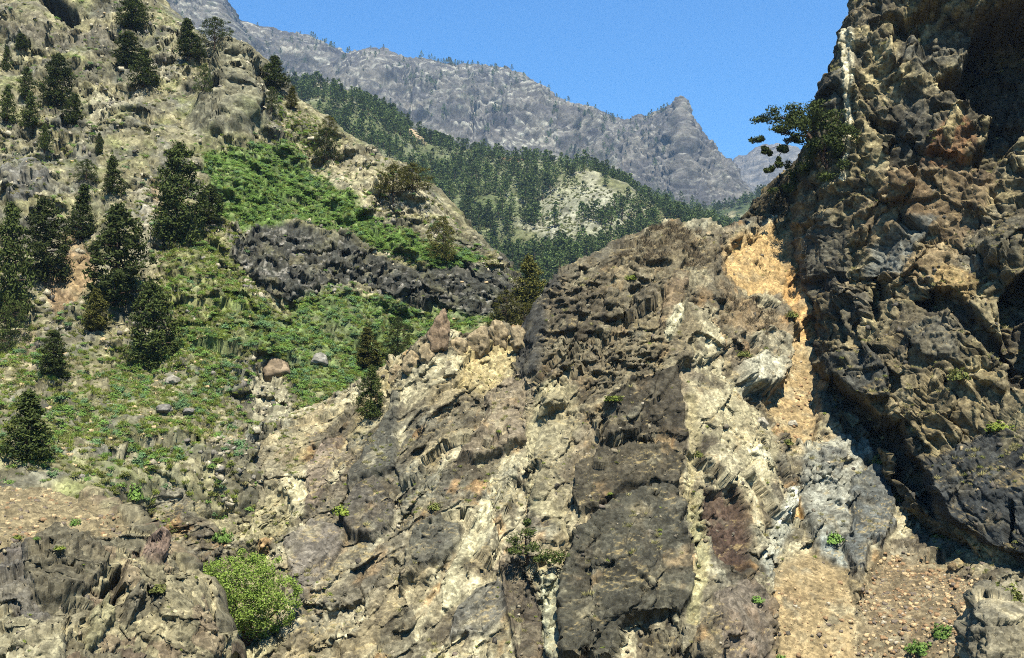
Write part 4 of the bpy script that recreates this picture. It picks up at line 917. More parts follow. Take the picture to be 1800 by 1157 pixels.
LP = [  # x, foot, top, width, kind, label, variant, foliage
 (232, 46, -12, 52, 'column', 'dark pine cut by the top edge, above the cleft in the left hillside', 0, 'pine'),
 (222, 116, 50, 46, 'column', 'dark pine on the upper left slope, left and higher of a touching pair', 1, 'pine'),
 (252, 152, 80, 52, 'ragged', 'dark pine on the upper left slope, right and lower of a touching pair', 0, 'pine'),
 (328, 100, 28, 46, 'cone', 'pine left of the broad round pine on the crest by the crag', 0, 'pine'),
 (378, 80, 24, 52, 'broad', 'broad round dark pine standing on the skyline left of the crag', 0, 'pine'),
 (348, 104, 62, 30, 'bushy', 'small low pine under the crest pines, above the crag', 0, 'pine'),
 (362, 156, 106, 34, 'bushy', 'round dark pine bush at the left edge of the ribbed crag', 1, 'pine'),
 (485, 152, 92, 50, 'cone', 'conical dark pine right of the crag, against the grey mountain', 1, 'pine'),
 (481, 192, 150, 28, 'bushy', 'low pine just below the conical pine right of the crag', 2, 'pine'),
 (511, 188, 144, 24, 'ragged', 'slim olive pine on the ridge right of the conical pine', 1, 'olive'),
 (100, 182, 84, 48, 'column', 'tall dark pine on the upper left slope near the picture edge', 2, 'pine'),
 (46, 168, 110, 24, 'column', 'slim pine left of the tall dark pine, high on the left', 0, 'pine'),
 (14, 218, 144, 32, 'ragged', 'pine at the left picture edge, high on the slope', 0, 'pine'),
 (50, 226, 164, 36, 'cone', 'dark pine below the slim one, upper left', 2, 'pine'),
 (128, 216, 160, 30, 'column', 'pine below and right of the tall dark pine, upper left', 1, 'pine'),
 (80, 264, 214, 24, 'ragged', 'thin pine standing alone below the upper left pine cluster', 1, 'pine'),
 (38, 88, 58, 20, 'column', 'tiny pine at the upper left among grey rocks', 0, 'pine'),
 (12, 120, 74, 16, 'column', 'slim tiny pine at the left edge near the top', 2, 'pine'),
 (173, 266, 226, 12, 'column', 'very slim dark cypress-like pine on the pale slope', 0, 'pine'),
 (154, 314, 278, 40, 'bushy', 'round dark bush on the slope left of a small conical pine', 0, 'pine'),
 (199, 338, 268, 38, 'cone', 'small conical pine standing alone on pale ground', 0, 'pine'),
 (310, 424, 238, 84, 'column', 'largest tall dark pine, beside the bright green scrub', 0, 'pine'),
 (370, 388, 318, 46, 'column', 'smaller dark pine touching the right side of the largest pine', 2, 'pine'),
 (143, 418, 318, 52, 'cone', 'pine above the orange earth streak', 1, 'pine'),
 (84, 484, 340, 68, 'column', 'big dark pine left of the orange earth streak', 1, 'pine'),
 (205, 532, 350, 98, 'column', 'big wide dark pine right of the orange earth streak', 2, 'pine'),
 (14, 566, 345, 76, 'ragged', 'big dark pine cut by the left picture edge', 0, 'pine'),
 (272, 642, 488, 76, 'column', 'tall olive dark pine standing lowest of the hillside column', 1, 'pine'),
 (164, 578, 504, 48, 'cone', 'small conical olive pine below the big wide pine', 2, 'olive'),
 (92, 654, 574, 44, 'column', 'small dark pine low on the left beside the sandy streak', 0, 'pine'),
 (48, 806, 680, 92, 'cone', 'dark bushy pine at the lower left above the earth bank', 0, 'pine'),
 (20, 610, 520, 60, 'bushy', 'low dark pine under the big one at the left edge', 1, 'pine'),
 (573, 274, 220, 50, 'bushy', 'round dark pine bush on the ridge above the scrub', 2, 'pine'),
 (580, 232, 198, 34, 'bushy', 'pale olive bush just above the round dark pine bush', 1, 'olive'),
 (688, 354, 284, 62, 'broad', 'broad olive pine on the ridge, left of a pair', 1, 'olive'),
 (724, 346, 286, 56, 'broad', 'broad olive pine on the ridge, right of a pair', 0, 'olive'),
 (776, 448, 374, 58, 'bushy', 'olive pine on the ridge below the broad pair', 0, 'olive'),
 (935, 556, 444, 68, 'ragged', 'tall olive pine behind the left shoulder of the outcrop', 1, 'olive'),
 (892, 588, 508, 70, 'bushy', 'dense olive pine left of the tall one by the outcrop', 2, 'olive'),
 (918, 588, 530, 56, 'bushy', 'low olive pine tucked against the outcrop shoulder', 1, 'olive'),
 (645, 642, 572, 52, 'cone', 'olive pine left of a greener bush below the dark band', 1, 'olive'),
 (697, 630, 556, 50, 'bushy', 'grey green round pine below the dark rock band', 0, 'pine'),
]
LP2 = [(650, 728, 636, 40, 'column', 'dark pine rooted at the top edge of the tan outcrop', 2, 'pine')]
for (x_, b_, t_, w_, kd, lb, k_, m_) in LP: place_pine(left, x_, b_, t_, w_, kd, lb, k_, m_, group=G1)
for (x_, b_, t_, w_, kd, lb, k_, m_) in LP2: place_pine(out, x_, b_, t_, w_, kd, lb, k_, m_)

# pine leaning out from the right cliff
def custom_tree(name, base, pads_px, branches_px, n, L, Wd, leafmat, label, cat, seed, up=0.4, group=None):
    rs = np.random.RandomState(seed)
    e = link(name, None); e.location = base; e.empty_display_size = 0.2
    cs = [unproj(a, b, base[1] + dy) - base for a, b, dy, _, _ in pads_px]
    rd = [np.array((rx, rx, rz)) * base[1] / FPX for _, _, _, rx, rz in pads_px]
    br = []
    for path in branches_px:
        P = [unproj(a, b, base[1] + dy) - base for a, b, dy, _ in path]; br.append(tube(P, [r for *_, r in path], 6))
    link('trunk', mesh_from('trunk', *join(br), M['bark']), e)
    V, Q = pads(cs, rd, n, L, Wd, rs, up)
    link('crown', mesh_from('crown', V, Q, M[leafmat]), e)
    return tag(e, label, cat, group)
bq = cliff.ground(1462, 300, 6)
PD = []
rs0 = np.random.RandomState(5)
for (a, b, rx, rz) in [(1346, 212, 22, 9), (1372, 200, 26, 11), (1400, 190, 26, 10), (1425, 185, 22, 9), (1450, 196, 24, 12), (1340, 240, 15, 7), (1360, 230, 20, 8), (1388, 220, 24, 9), (1415, 212, 26, 12), (1440, 222, 26, 14), (1466, 220, 24, 13), (1480, 240, 18, 14),
                       (1452, 246, 26, 13), (1428, 252, 20, 10), (1470, 262, 20, 12), (1440, 270, 18, 9), (1375, 262, 9, 7), (1352, 268, 8, 5), (1368, 285, 8, 6), (1352, 300, 9, 6), (1388, 245, 12, 6), (1344, 262, 6, 4), (1415, 278, 18, 9), (1395, 298, 16, 9), (1400, 205, 26, 10), (1430, 205, 26, 12), (1375, 215, 26, 9), (1440, 255, 24, 14), (1420, 235, 24, 12), (1465, 285, 22, 12), (1430, 295, 22, 12), (1400, 318, 18, 9), (1375, 330, 16, 8), (1450, 310, 20, 10)]:
    for k in range(3 if rx > 12 else 4): PD.append((a + rs0.normal() * rx * 0.55, b + rs0.normal() * rz * 0.6, rs0.normal() * 1.1 + np.interp(a, [1340, 1410, 1450], [7.5, 7, -1.2]), rx * (0.5 + 0.45 * rs0.rand()), rz * (0.7 + 0.4 * rs0.rand())))
custom_tree('pine_tree', bq, PD, [[(1466, 318, 0.5, 0.28), (1446, 278, 0.5, 0.24), (1424, 240, 4, 0.18), (1400, 214, 7, 0.12), (1372, 206, 7.5, 0.06)],
                                  [(1424, 240, 4, 0.14), (1396, 238, 7, 0.09), (1366, 232, 7.4, 0.05)], [(1446, 278, 0.5, 0.14), (1455, 240, -0.6, 0.1), (1450, 205, -0.6, 0.05)],
                                  [(1396, 238, 7, 0.07), (1386, 252, 7.2, 0.05), (1372, 270, 7.4, 0.04), (1356, 296, 7.4, 0.03)], [(1386, 252, 7.2, 0.04), (1364, 258, 7.4, 0.03), (1346, 264, 7.5, 0.02)]],
            130, 0.40, 0.15, 'pine', 'flat-topped pine leaning out from the right cliff over the sky', 'tree', 61, 0.5)
bq = out.ground(928, 985, 6)
PD = [(905, 948, -.6, 16, 12), (928, 935, -.6, 16, 12), (915, 965, -.8, 20, 10), (940, 960, -.6, 16, 11), (962, 974, -.8, 18, 10), (985, 976, -.8, 18, 10), (900, 968, -.8, 12, 8), (926, 918, -.4, 8, 7), (975, 985, -.9, 16, 7), (948, 982, -.8, 14, 6)]
custom_tree('pine_tree', bq, PD, [[(928, 992, 0.2, 0.12), (924, 965, -.4, 0.09), (924, 930, -.5, 0.04)], [(926, 980, -.1, 0.09), (955, 976, -.6, 0.06), (988, 976, -.7, 0.03)], [(924, 965, -.4, 0.06), (903, 955, -.6, 0.03)]],
            150, 0.30, 0.09, 'pine', 'dwarf dark pine clinging to the rock face beside the big dark slab', 'tree', 62)

# big pale bush in the gully
rs0 = np.random.RandomState(9); bq = out.ground(432, 1128, 8)
PD = []
for k in range(150):
    a = rs0.rand() * 6.28; u = rs0.rand() ** 0.6; x_ = 432 + 86 * u * math.cos(a) * (1 + 0.1 * math.sin(5 * a)); y_ = 1050 + 70 * u * math.sin(a)
    bulge = math.sqrt(max(0, 1 - u * u)); PD.append((x_, y_, -2.6 * bulge * (0.5 + 0.5 * rs0.rand()) + (rs0.rand() - 0.3) * 1.2, 15 + 5 * rs0.rand(), 12 + 4 * rs0.rand()))
for k in range(46):
    a = rs0.rand() * 6.28; u = 0.98 + 0.2 * rs0.rand(); PD.append((432 + 84 * u * math.cos(a), 1050 + 68 * u * math.sin(a), rs0.normal() * 0.8, 5 + 5 * rs0.rand(), 5 + 4 * rs0.rand()))
custom_tree('bush', bq, PD, [[(432, 1140, 0, 0.14), (425, 1090, -.8, 0.1), (400, 1030, -1, 0.03)], [(432, 1140, 0, 0.14), (445, 1080, -.8, 0.09), (470, 1020, -1, 0.03)], [(432, 1140, 0, 0.1), (470, 1090, -1, 0.06), (500, 1060, -1, 0.03)], [(430, 1130, 0, 0.1), (390, 1090, -1, 0.06), (365, 1060, -1, 0.02)]],
            105, 0.17, 0.085, 'bush', 'large rounded light green bush in the gully at lower left', 'bush', 63, 0.2)

# single bushes that stand out
def shrub_mesh(seed, n=110, L=0.17, Wd=0.08, flat=0.62, spiky=False):
    rs = np.random.RandomState(seed)
    d = rs.normal(size=(n, 3)); d /= np.linalg.norm(d, axis=1, keepdims=True); d[:, 2] = np.abs(d[:, 2])
    lump = 0.75 + 0.35 * np.sin(d[:, 0] * 5 + seed) * np.sin(d[:, 1] * 6 + seed * 2)
    r = 0.5 * lump * (0.45 + 0.55 * rs.rand(n) ** 0.5)
    if spiky:
        C = d * (0.0, 0.0, 0.0) + rs.normal(size=(n, 3)) * (0.14, 0.14, 0.0); D = d * (0.55, 0.55, 1) + (0, 0, 0.5); Ls = 0.5 + 0.5 * rs.rand(n)
        D /= np.linalg.norm(D, axis=1, keepdims=True)
        return leaf_quads(C + D * Ls[:, None] * 0.42, D, Ls * 0.9, Wd * 0.5, rs)
    C = d * r[:, None] * (1, 1, flat * 1.6)
    return leaf_quads(C, np.cross(d, rs.normal(size=(n, 3))) + d * 0.3, L * (0.7 + 0.6 * rs.rand(n)), Wd * 1.4, rs, d + (0, 0, 0.35))
def bush(patch, px, py, w, h, mat, label, seed, name='bush', cat='bush', spiky=False, n=420):
    q = patch.ground(px, py, 4); sx = w * q[1] / FPX; sz = h * q[1] / FPX
    V, Q = shrub_mesh(seed, n, 0.13, 0.06, 0.62, spiky)
    e = link(name, None); e.location = q - np.array((0, 0, 0.1 * sz)); e.scale = (sx, sx, sz * 1.05); e.empty_display_size = 0.2
    link('foliage', mesh_from('foliage', V, Q, M[mat]), e)
    st = [tube([(0, 0, -0.15), (0.12 * math.cos(a), 0.12 * math.sin(a), 0.2), (0.3 * math.cos(a), 0.3 * math.sin(a), 0.45)], (0.02, 0.014, 0.006), 4) for a in (0.3, 2.2, 4.4)]
    link('stem', mesh_from('stem', *join(st), M['bark']), e)
    return tag(e, label, cat)
for a in [(cliff, 1752, 752, 52, 36, 'yellow', 'yellow green round bush on the right cliff at the picture edge', 1), (cliff, 1682, 662, 46, 46, 'oliveshrub', 'dark spiky shrub in the shade of the right cliff', 2),
          (corner, 1768, 1050, 66, 70, 'oliveshrub', 'round olive bush above the corner ledge', 3), (out, 1655, 1112, 50, 46, 'green', 'green shrub on the brown debris, upper right of a pair', 4), (out, 1612, 1140, 52, 44, 'green', 'green shrub on the brown debris, lower left of a pair', 5),
          (out, 1468, 948, 36, 38, 'green', 'dark green shrub between grey slabs above the ochre fan', 6), (out, 1330, 1052, 28, 26, 'green', 'small bright green shrub left of the ochre fan', 7), (out, 1375, 1156, 26, 18, 'green', 'tiny green shrub on the ochre fan at the bottom edge', 8),
          (out, 1390, 558, 30, 26, 'oliveshrub', 'olive shrub at the foot of the ochre face', 9), (out, 1310, 622, 34, 24, 'oliveshrub', 'dark green shrub above the pale overhanging block', 10), (out, 1585, 876, 30, 34, 'oliveshrub', 'olive shrub beside the black crack, upper of two', 11),
          (out, 1618, 902, 28, 26, 'yellow', 'olive shrub beside the black crack, lower of two', 12), (out, 1545, 812, 30, 36, 'oliveshrub', 'olive shrub under the dark jutting boulder', 13), (out, 1648, 940, 34, 20, 'oliveshrub', 'low shrub at the foot of the blue black block', 14),
          (out, 598, 900, 36, 36, 'yellow', 'yellow green shrub left of the dark rounded slab', 15), (out, 762, 890, 30, 28, 'oliveshrub', 'olive tuft on the rock left of the cream rib', 16), (out, 1080, 700, 44, 22, 'yellow', 'yellowish grass clump on the ledge above the dark brown block', 17),
          (out, 1108, 486, 24, 20, 'yellow', 'small yellow shrub near the top of the outcrop', 18), (out, 1230, 798, 20, 24, 'oliveshrub', 'small shrub in the pale strip right of the dark slabs', 19), (out, 395, 945, 42, 44, 'green', 'leafy green shrub on the gully side above the big bush', 20),
          (left, 240, 870, 38, 60, 'green', 'green shrubs in the gully beside the purple rock', 21), (left, 245, 815, 40, 40, 'blue', 'bluish green shrub up the gully beside the purple rock', 22), (near, 130, 918, 24, 24, 'green', 'small green plant with yellow flowers on the earth bank', 23),
          (near, 68, 946, 14, 12, 'green', 'tiny green plant on the earth bank', 24), (near, 108, 962, 26, 14, 'yellow', 'bright yellow plant at the edge of the earth bank', 25), (near, 32, 945, 24, 14, 'yellow', 'yellow green plant on the earth bank near the picture edge', 26),
          (near, 280, 1040, 36, 30, 'oliveshrub', 'olive shrub on the near rocks left of the big bush', 27), (out, 1386, 776, 24, 22, 'oliveshrub', 'small olive shrub on the ochre chute', 28)]:
    bush(*a)

# scattered plants that nobody could count
def scatter(name, proto_me, P, scl, label, cat, tilt=0.12, kind='stuff'):
    n = len(P)
    if n == 0: return
    me = bpy.data.meshes.new(name); me.vertices.add(n); me.vertices.foreach_set('co', np.ascontiguousarray(P, np.float32).ravel())
    a = me.attributes.new('scl', 'FLOAT_VECTOR', 'POINT'); sc = np.ascontiguousarray(np.broadcast_to(np.array(scl).reshape(n, -1), (n, 3)), np.float32)
    a.data.foreach_set('vector', sc.ravel())
    ro = np.zeros((n, 3), np.float32); ro[:, 2] = rng.rand(n) * 6.28; ro[:, :2] = rng.normal(size=(n, 2)) * tilt
    a = me.attributes.new('rot', 'FLOAT_VECTOR', 'POINT'); a.data.foreach_set('vector', ro.ravel())
    pr = bpy.data.objects.new(name + '_unit', proto_me)
    o = link(name, me)
    ng = bpy.data.node_groups.new(name, 'GeometryNodeTree'); ng.is_modifier = True
    ng.interface.new_socket('Geometry', in_out='INPUT', socket_type='NodeSocketGeometry'); ng.interface.new_socket('Geometry', in_out='OUTPUT', socket_type='NodeSocketGeometry')
    N = ng.nodes; L_ = ng.links
    gi = N.new('NodeGroupInput'); go = N.new('NodeGroupOutput'); ip = N.new('GeometryNodeInstanceOnPoints'); oi = N.new('GeometryNodeObjectInfo'); oi.inputs['Object'].default_value = pr
    A = N.new('GeometryNodeInputNamedAttribute'); A.data_type = 'FLOAT_VECTOR'; A.inputs['Name'].default_value = 'scl'
    B = N.new('GeometryNodeInputNamedAttribute'); B.data_type = 'FLOAT_VECTOR'; B.inputs['Name'].default_value = 'rot'
    er = N.new('FunctionNodeEulerToRotation')
    L_.new(gi.outputs[0], ip.inputs['Points']); L_.new(oi.outputs['Geometry'], ip.inputs['Instance'])
    L_.new(A.outputs['Attribute'], ip.inputs['Scale']); L_.new(B.outputs['Attribute'], er.inputs['Euler']); L_.new(er.outputs['Rotation'], ip.inputs['Rotation'])
    L_.new(ip.outputs['Instances'], go.inputs[0])
    md = o.modifiers.new('scatter', 'NODES'); md.node_group = ng
    return tag(o, label, cat, None, kind)
def pick(patch, weight, n, fn=None):
    w = np.maximum(weight, 0); s = w.sum()
    if s <= 0: return np.zeros(0, int)
    return rng.choice(len(w), min(n, int((w > 0).sum())), replace=False, p=w / s)
def zone(patch, polys, soft=10):
    z = np.zeros(len(patch.P))
    for q in polys: z = np.maximum(z, sstep(-soft, soft, sdf(q, patch.x, patch.y)))
    return z
GM = {k: mesh_from('shrub_' + k, *shrub_mesh(70 + i, 240, 0.11, 0.055), M[k]) for i, k in enumerate(('green', 'blue', 'yellow', 'oliveshrub'))}
GM['straw'] = mesh_from('tuft', *shrub_mesh(80, 46, 0.3, 0.12, 0.6, True), M['straw'])
GM['grass'] = mesh_from('grass', *shrub_mesh(82, 60, 0.3, 0.12, 0.6, True), M['yellow'])
GM['twig'] = mesh_from('twigs', *shrub_mesh(81, 70, 0.3, 0.07, 0.6, True), M['twig'])
lp = left.P; front = (left.tv < 7.02)
Z1 = zone(left, [[(352, 284), (430, 266), (500, 256), (545, 300), (600, 362), (700, 416), (850, 470), (800, 482), (740, 478), (640, 440), (520, 408), (440, 414), (380, 400)]], 8)
Z2 = zone(left, [[(300, 600), (420, 545), (500, 560), (545, 525), (700, 560), (760, 555), (890, 570), (720, 640), (560, 730), (530, 740), (505, 690), (440, 640), (330, 660)]], 14)
Z3 = zone(left, [[(-20, 620), (120, 640), (300, 600), (420, 640), (440, 740), (300, 840), (100, 860), (-20, 850)]], 30)
Z4 = zone(left, [[(290, 440), (400, 410), (430, 520), (520, 560), (330, 610), (270, 560)], [(470, 190), (560, 230), (560, 300), (480, 250)]], 14)
bare = zone(left, [CLIFF, [(452, 648), (484, 658), (502, 696), (510, 735), (500, 770), (440, 770), (428, 700)], [(116, 408), (140, 416), (158, 470), (176, 500), (168, 520), (100, 562), (84, 530), (110, 488)],
                   [(396, 84), (424, 86), (446, 110), (468, 180), (458, 232), (420, 252), (340, 262), (326, 222)]], 5)
nz = sstep(-0.35, 0.35, fbm(lp / 4.5, 3, 601)); far_w = sstep(100, 220, lp[:, 1])
okl = front * (1 - 0.97 * bare)
size = lambda n, a, b: a + (b - a) * rng.rand(n) ** 1.6
def spread(nm, key, w, n, a, b, label, cat='shrubs', patch=left, zs=0.75):
    i = pick(patch, w, n); s = size(len(i), a, b)
    scatter(nm, GM[key], patch.P[i] - np.array((0, 0, 0.06)), np.stack([s, s, s * zs], -1), label, cat)
pt_ = sstep(-0.25, 0.2, fbm(lp / 2.5, 4, 616))
spread('green_scrub', 'green', okl * (Z1 * (0.5 + pt_) + Z2 * 0.9 * nz * pt_ + Z3 * 0.4 * nz * pt_ + Z4 * 0.3 * pt_ + 0.03), 5600, 0.5, 1.3, 'bright green scrub covering the bench and gully of the hillside')
spread('bluish_scrub', 'blue', okl * (Z1 * 0.35 * nz + Z2 * 0.5 * pt_ + Z3 * 0.35 * nz * pt_ + 0.02), 1500, 0.5, 1.7, 'bluish green scrub mixed through the hillside')
spread('olive_scrub', 'oliveshrub', okl * (Z1 * 0.12 + Z2 * 0.4 * pt_ + Z3 * 0.55 * pt_ + Z4 * 0.5 * pt_ + 0.3 * nz), 4800, 0.35, 1.15, 'low olive scrub dotted over the hillside')
spread('yellow_scrub', 'yellow', okl * (Z1 * 0.2 + Z2 * 0.25 + Z3 * 0.25 + Z4 * 0.4 + 0.05 * nz), 1200, 0.35, 1.1, 'yellowish green scrub on the hillside')
spread('dry_grass', 'straw', okl * (Z4 * 0.9 + Z3 * 0.45 + Z2 * 0.2 + 0.3 * nz), 4200, 0.3, 0.8, 'dry straw coloured grass on the hillside', 'grass')
spread('green_grass', 'grass', okl * (Z4 * 1.0 + Z3 * 0.5 + Z2 * 0.5 + Z1 * 0.3 + 0.14 * nz), 4600, 0.3, 0.9, 'yellow green grass over the hillside', 'grass')
of = (out.tv < 5.02); ow = sstep(0.55, 0.85, out_fn[:, 2]) * of * (1 - loose) * (out.x > 200) * sstep(-0.1, 0.3, fbm(out.P / 6, 3, 602))
lowL = sstep(620, 420, out.x)
spread('ledge_scrub', 'oliveshrub', ow * (0.25 + lowL), 480, 0.25, 0.8, 'small olive plants on ledges of the outcrop', 'plants', out)
spread('ledge_flowers', 'yellow', ow * (0.35 + lowL), 330, 0.25, 0.65, 'small yellow green plants on ledges of the outcrop', 'plants', out)
spread('ledge_grass', 'straw', ow, 900, 0.25, 0.7, 'dry grass tufts on ledges of the outcrop', 'grass', out)
tw = zone(out, [[(1090, 452), (1130, 418), (1180, 400), (1225, 412), (1262, 450), (1240, 480), (1190, 470), (1120, 480)], [(1250, 500), (1290, 530), (1350, 560), (1330, 600), (1270, 560)]], 10) * of
spread('dry_twigs', 'twig', tw, 150, 0.7, 1.5, 'dry brown brushwood on top of the outcrop', 'brushwood', out)
cw = sstep(0.45, 0.8, cliff_fn[:, 2]) * (cliff.tu > 2) * sstep(-0.1, 0.3, fbm(cliff.P / 6, 3, 603))
spread('cliff_grass', 'straw', cw, 750, 0.3, 0.8, 'dry grass tufts on ledges of the right cliff', 'grass', cliff)
spread('cliff_scrub', 'oliveshrub', cw, 260, 0.3, 0.8, 'small olive plants on the right cliff', 'plants', cliff)
sl = near.part == 1
for k in (0, 1, 3):
    i = pick(near, sl * 1.0, 260); s_ = 0.05 + 0.28 * rng.rand(len(i)) ** 4; BS = [(i, s_, k)] if k == 0 else BS + [(i, s_, k)]
nw = (near.tv < 5) * sstep(0.0, 0.3, fbm(near.P / 2, 3, 604))
spread('bank_plants', 'yellow', nw, 60, 0.15, 0.4, 'tiny yellow green plants on the near rocks', 'plants', near)

# ------------------------------------------------------------------ pines of the wooded hills and the far ridge
def small_pine(seed, n=170):
    rs = np.random.RandomState(seed)
    t = rs.rand(n) ** 0.8; z = 0.18 + 0.8 * t; r = 0.34 * (1 - t ** 1.7) ** 0.6 * (0.5 + 0.5 * rs.rand(n)) * (0.8 + 0.4 * np.sin(t * 18 + seed)); a = rs.rand(n) * 6.28
    C = np.stack([np.cos(a) * r, np.sin(a) * r, z], -1); D = np.stack([np.cos(a), np.sin(a), 0.3 + 0 * a], -1) + rs.normal(size=(n, 3)) * 0.4
    lv = leaf_quads(C, D, 0.11, 0.07, rs, np.stack([np.cos(a), np.sin(a), 0.7 + 0 * a], -1)); tb = tube([(0, 0, -0.1), (0, 0, 0.5), (0, 0, 0.9)], (0.02, 0.014, 0.004), 4)
    V, Q = join([lv, tb]); me = mesh_from('pine_tree', V, Q, [M['pine_far'], M['bark']])
    mi = np.zeros(len(Q), np.int32); mi[len(lv[1]):] = 1; me.polygons.foreach_set('material_index', mi)
    return me
SPN = [small_pine(s_) for s_ in (1, 2, 3, 4, 5)]
hp = hill.P; hf = hill.tv < 5.02
sc_ = zone(hill, SCREE, 20); och = zone(hill, [[(872, 300), (900, 276), (928, 280), (920, 300), (890, 306)], [(700, 235), (730, 240), (735, 275), (712, 268)]], 5)
dens = hf * (0.15 + sstep(-0.35, 0.25, fbm(hp / 38, 3, 611))) * (1 - 0.6 * sc_) * (1 - 0.45 * zone(hill, [[(860, 330), (1000, 310), (1120, 360), (1180, 420), (1000, 480), (880, 470)]], 30)) * (1 - och) * (0.6 + 0.4 * sstep(300, 260, hill.y) + 0.4 * sstep(4.2, 5, hill.tv))
vis = (hill.y < np.interp(hill.x, [430, 480, 560, 650, 740, 820, 900, 950, 1000, 1100, 1180, 1260, 1350], [230, 260, 310, 360, 420, 500, 570, 580, 530, 480, 450, 450, 430]))
i = pick(hill, dens * vis * (hp[:, 1] / 500) ** 0.3, 2600)
h_ = 5 + 9 * rng.rand(len(i)) ** 1.3; order = np.argsort(-h_ / hp[i, 1])
for k, j in enumerate(order[:300]):
    o = link('pine_tree', SPN[k % 5]); o.location = hp[i[j]]; s_ = h_[j]; wd = s_ * (0.85 + 0.4 * rng.rand()); o.scale = (wd, wd, s_); o.rotation_euler = (0, 0, rng.rand() * 6.28)
    tag(o, 'one of the larger dark green pines on the wooded hill in mid distance', 'tree', 'larger pines of the wooded hill')
rest = order[300:]
for k in range(5):
    j = rest[k::5]; s_ = h_[j]
    scatter('hill_forest', SPN[k], hp[i[j]], np.stack([s_ * 1.05, s_ * 1.05, s_], -1), 'smaller pines filling the wooded hill in mid distance', 'forest')
bp_ = back.P; i = pick(back, (back.tv < 3.02) * (0.3 + sstep(-0.2, 0.3, fbm(bp_ / 60, 3, 612))), 1300); s_ = 8 + 9 * rng.rand(len(i))
scatter('far_forest', SPN[1], bp_[i], np.stack([s_ * 1.1, s_ * 1.1, s_], -1), 'pine wood on the low hill at the foot of the peak', 'forest')
hb = pick(hill, hf * vis * (0.3 + 0.7 * sc_), 2200); s_ = 1.2 + 2.2 * rng.rand(len(hb))
scatter('hill_scrub', GM['oliveshrub'], hp[hb], np.stack([s_, s_, s_], -1), 'dark scrub dotted over the wooded hill and its scree', 'shrubs')
rp = ridge.P
wr = (ridge.tv < 5.05) * (ridge.tv > 2.0) * (0.06 + sstep(0.0, 0.5, fbm(rp / 130, 3, 613))) * (1 + 6 * sstep(4.75, 5.0, ridge.tv)) * (1 - sstep(1170, 1185, ridge.x))
i = pick(ridge, wr, 620); s_ = 9 + 14 * rng.rand(len(i)) ** 1.5
scatter('ridge_trees', SPN[2], rp[i], np.stack([s_ * 0.8, s_ * 0.8, s_], -1), 'scattered tiny pines on the far grey ridge', 'trees')

# ------------------------------------------------------------------ loose stones
def stone_mesh(seed, col):
    """angular block: a box with jittered corners and cut edges"""
    rs = np.random.RandomState(seed)
    V = np.array([(x, y, z) for z in (-1, 1) for y in (-1, 1) for x in (-1, 1)], float) * 0.42
    V += rs.normal(size=V.shape) * 0.11; V[4:] *= (0.6 + 0.3 * rs.rand(), 0.6 + 0.3 * rs.rand(), 1)
    Q = np.array([(0, 2, 3, 1), (4, 5, 7, 6), (0, 1, 5, 4), (2, 6, 7, 3), (0, 4, 6, 2), (1, 3, 7, 5)])
    T = np.concatenate([Q[:, [0, 1, 2]], Q[:, [0, 2, 3]]])
    return mesh_from('stone', V, T, M['stone'], np.tile(col, (8, 1)))
ST_ = [stone_mesh(1, S(196, 170, 126)), stone_mesh(2, S(150, 122, 88)), stone_mesh(3, S(176, 164, 138)), stone_mesh(4, S(120, 108, 92))]
dl = zone(out, [DEBRIS], 8); fl = zone(out, [FAN], 8) * sstep(1000, 1080, out.y); cl = zone(out, [CHUTE], 8)
for k, (w_, n_) in enumerate(((dl + fl * 0.25 + cl * 0.4, 900), (dl + fl * 0.35 + cl * 0.4, 1100), (dl * 0.5 + fl * 0.15 + cl * 0.3 + ow * 0.15, 400), (dl + fl * 0.15 + ow * 0.1, 700))):
    i = pick(out, w_, n_); s_ = 0.06 + 0.36 * rng.rand(len(i)) ** 4
    scatter('scree_stones', ST_[k], out.P[i], np.stack([s_ * 1.2, s_, s_ * 0.8], -1), 'loose stones strewn over the debris slope and scree', 'stones')
for i, s_, k in BS: scatter('bank_stones', ST_[k], near.P[i], np.stack([s_ * 1.2, s_, s_ * 0.8], -1), 'loose stones on the brown earth bank', 'stones')
i = pick(left, okl * (0.1 + Z3) * sstep(0, 0.3, fbm(lp / 2.5, 3, 614)), 700); s_ = 0.1 + 0.5 * rng.rand(len(i)) ** 3
scatter('hillside_stones', ST_[0], lp[i] - np.array((0, 0, 0.08)), np.stack([s_ * 1.2, s_, s_ * 0.6], -1), 'loose pale stones on the hillside', 'stones')
def chips(name, patch, w, n, a, b, cols, label, seed):
    for k, c_ in enumerate(cols):
        i = pick(patch, w, n // len(cols)); s_ = a + (b - a) * rng.rand(len(i)) ** 3
        scatter(name, stone_mesh(seed + k, c_), patch.P[i], np.stack([s_ * (1 + 0.7 * rng.rand(len(i))), s_ * (0.7 + 0.4 * rng.rand(len(i))), s_ * (0.5 + 0.7 * rng.rand(len(i)))], -1), label, 'stones', 0.7)
rk = sstep(-0.2, 0.35, fbm(lp / 14, 3, 87) + 0.25 * (lp[:, 1] > 115))
chips('hillside_rocks', left, front * (0.06 + rk) * (1 - Z1) * (1 - 0.95 * Z2) * (1 - 0.9 * Z3) * (1 - zone(left, [CLIFF], 12)) * (0.1 + sstep(-0.1, 0.3, fbm(lp / 3, 3, 615))), 3600, 0.15, 0.8, (S(164, 154, 126), S(142, 136, 120), S(182, 172, 142), S(122, 116, 102)), 'angular grey and tan rocks strewn over the upper hillside', 20)
chips('outcrop_rubble', out, of * (1 - 0.9 * loose) * (0.1 + chip) * (0.2 + sstep(0.45, 0.8, out_fn[:, 2])), 1100, 0.08, 0.42, (S(138, 126, 100), S(120, 112, 94), S(150, 140, 114), S(92, 86, 74)), 'broken rubble lodged on the ledges of the outcrop', 30)
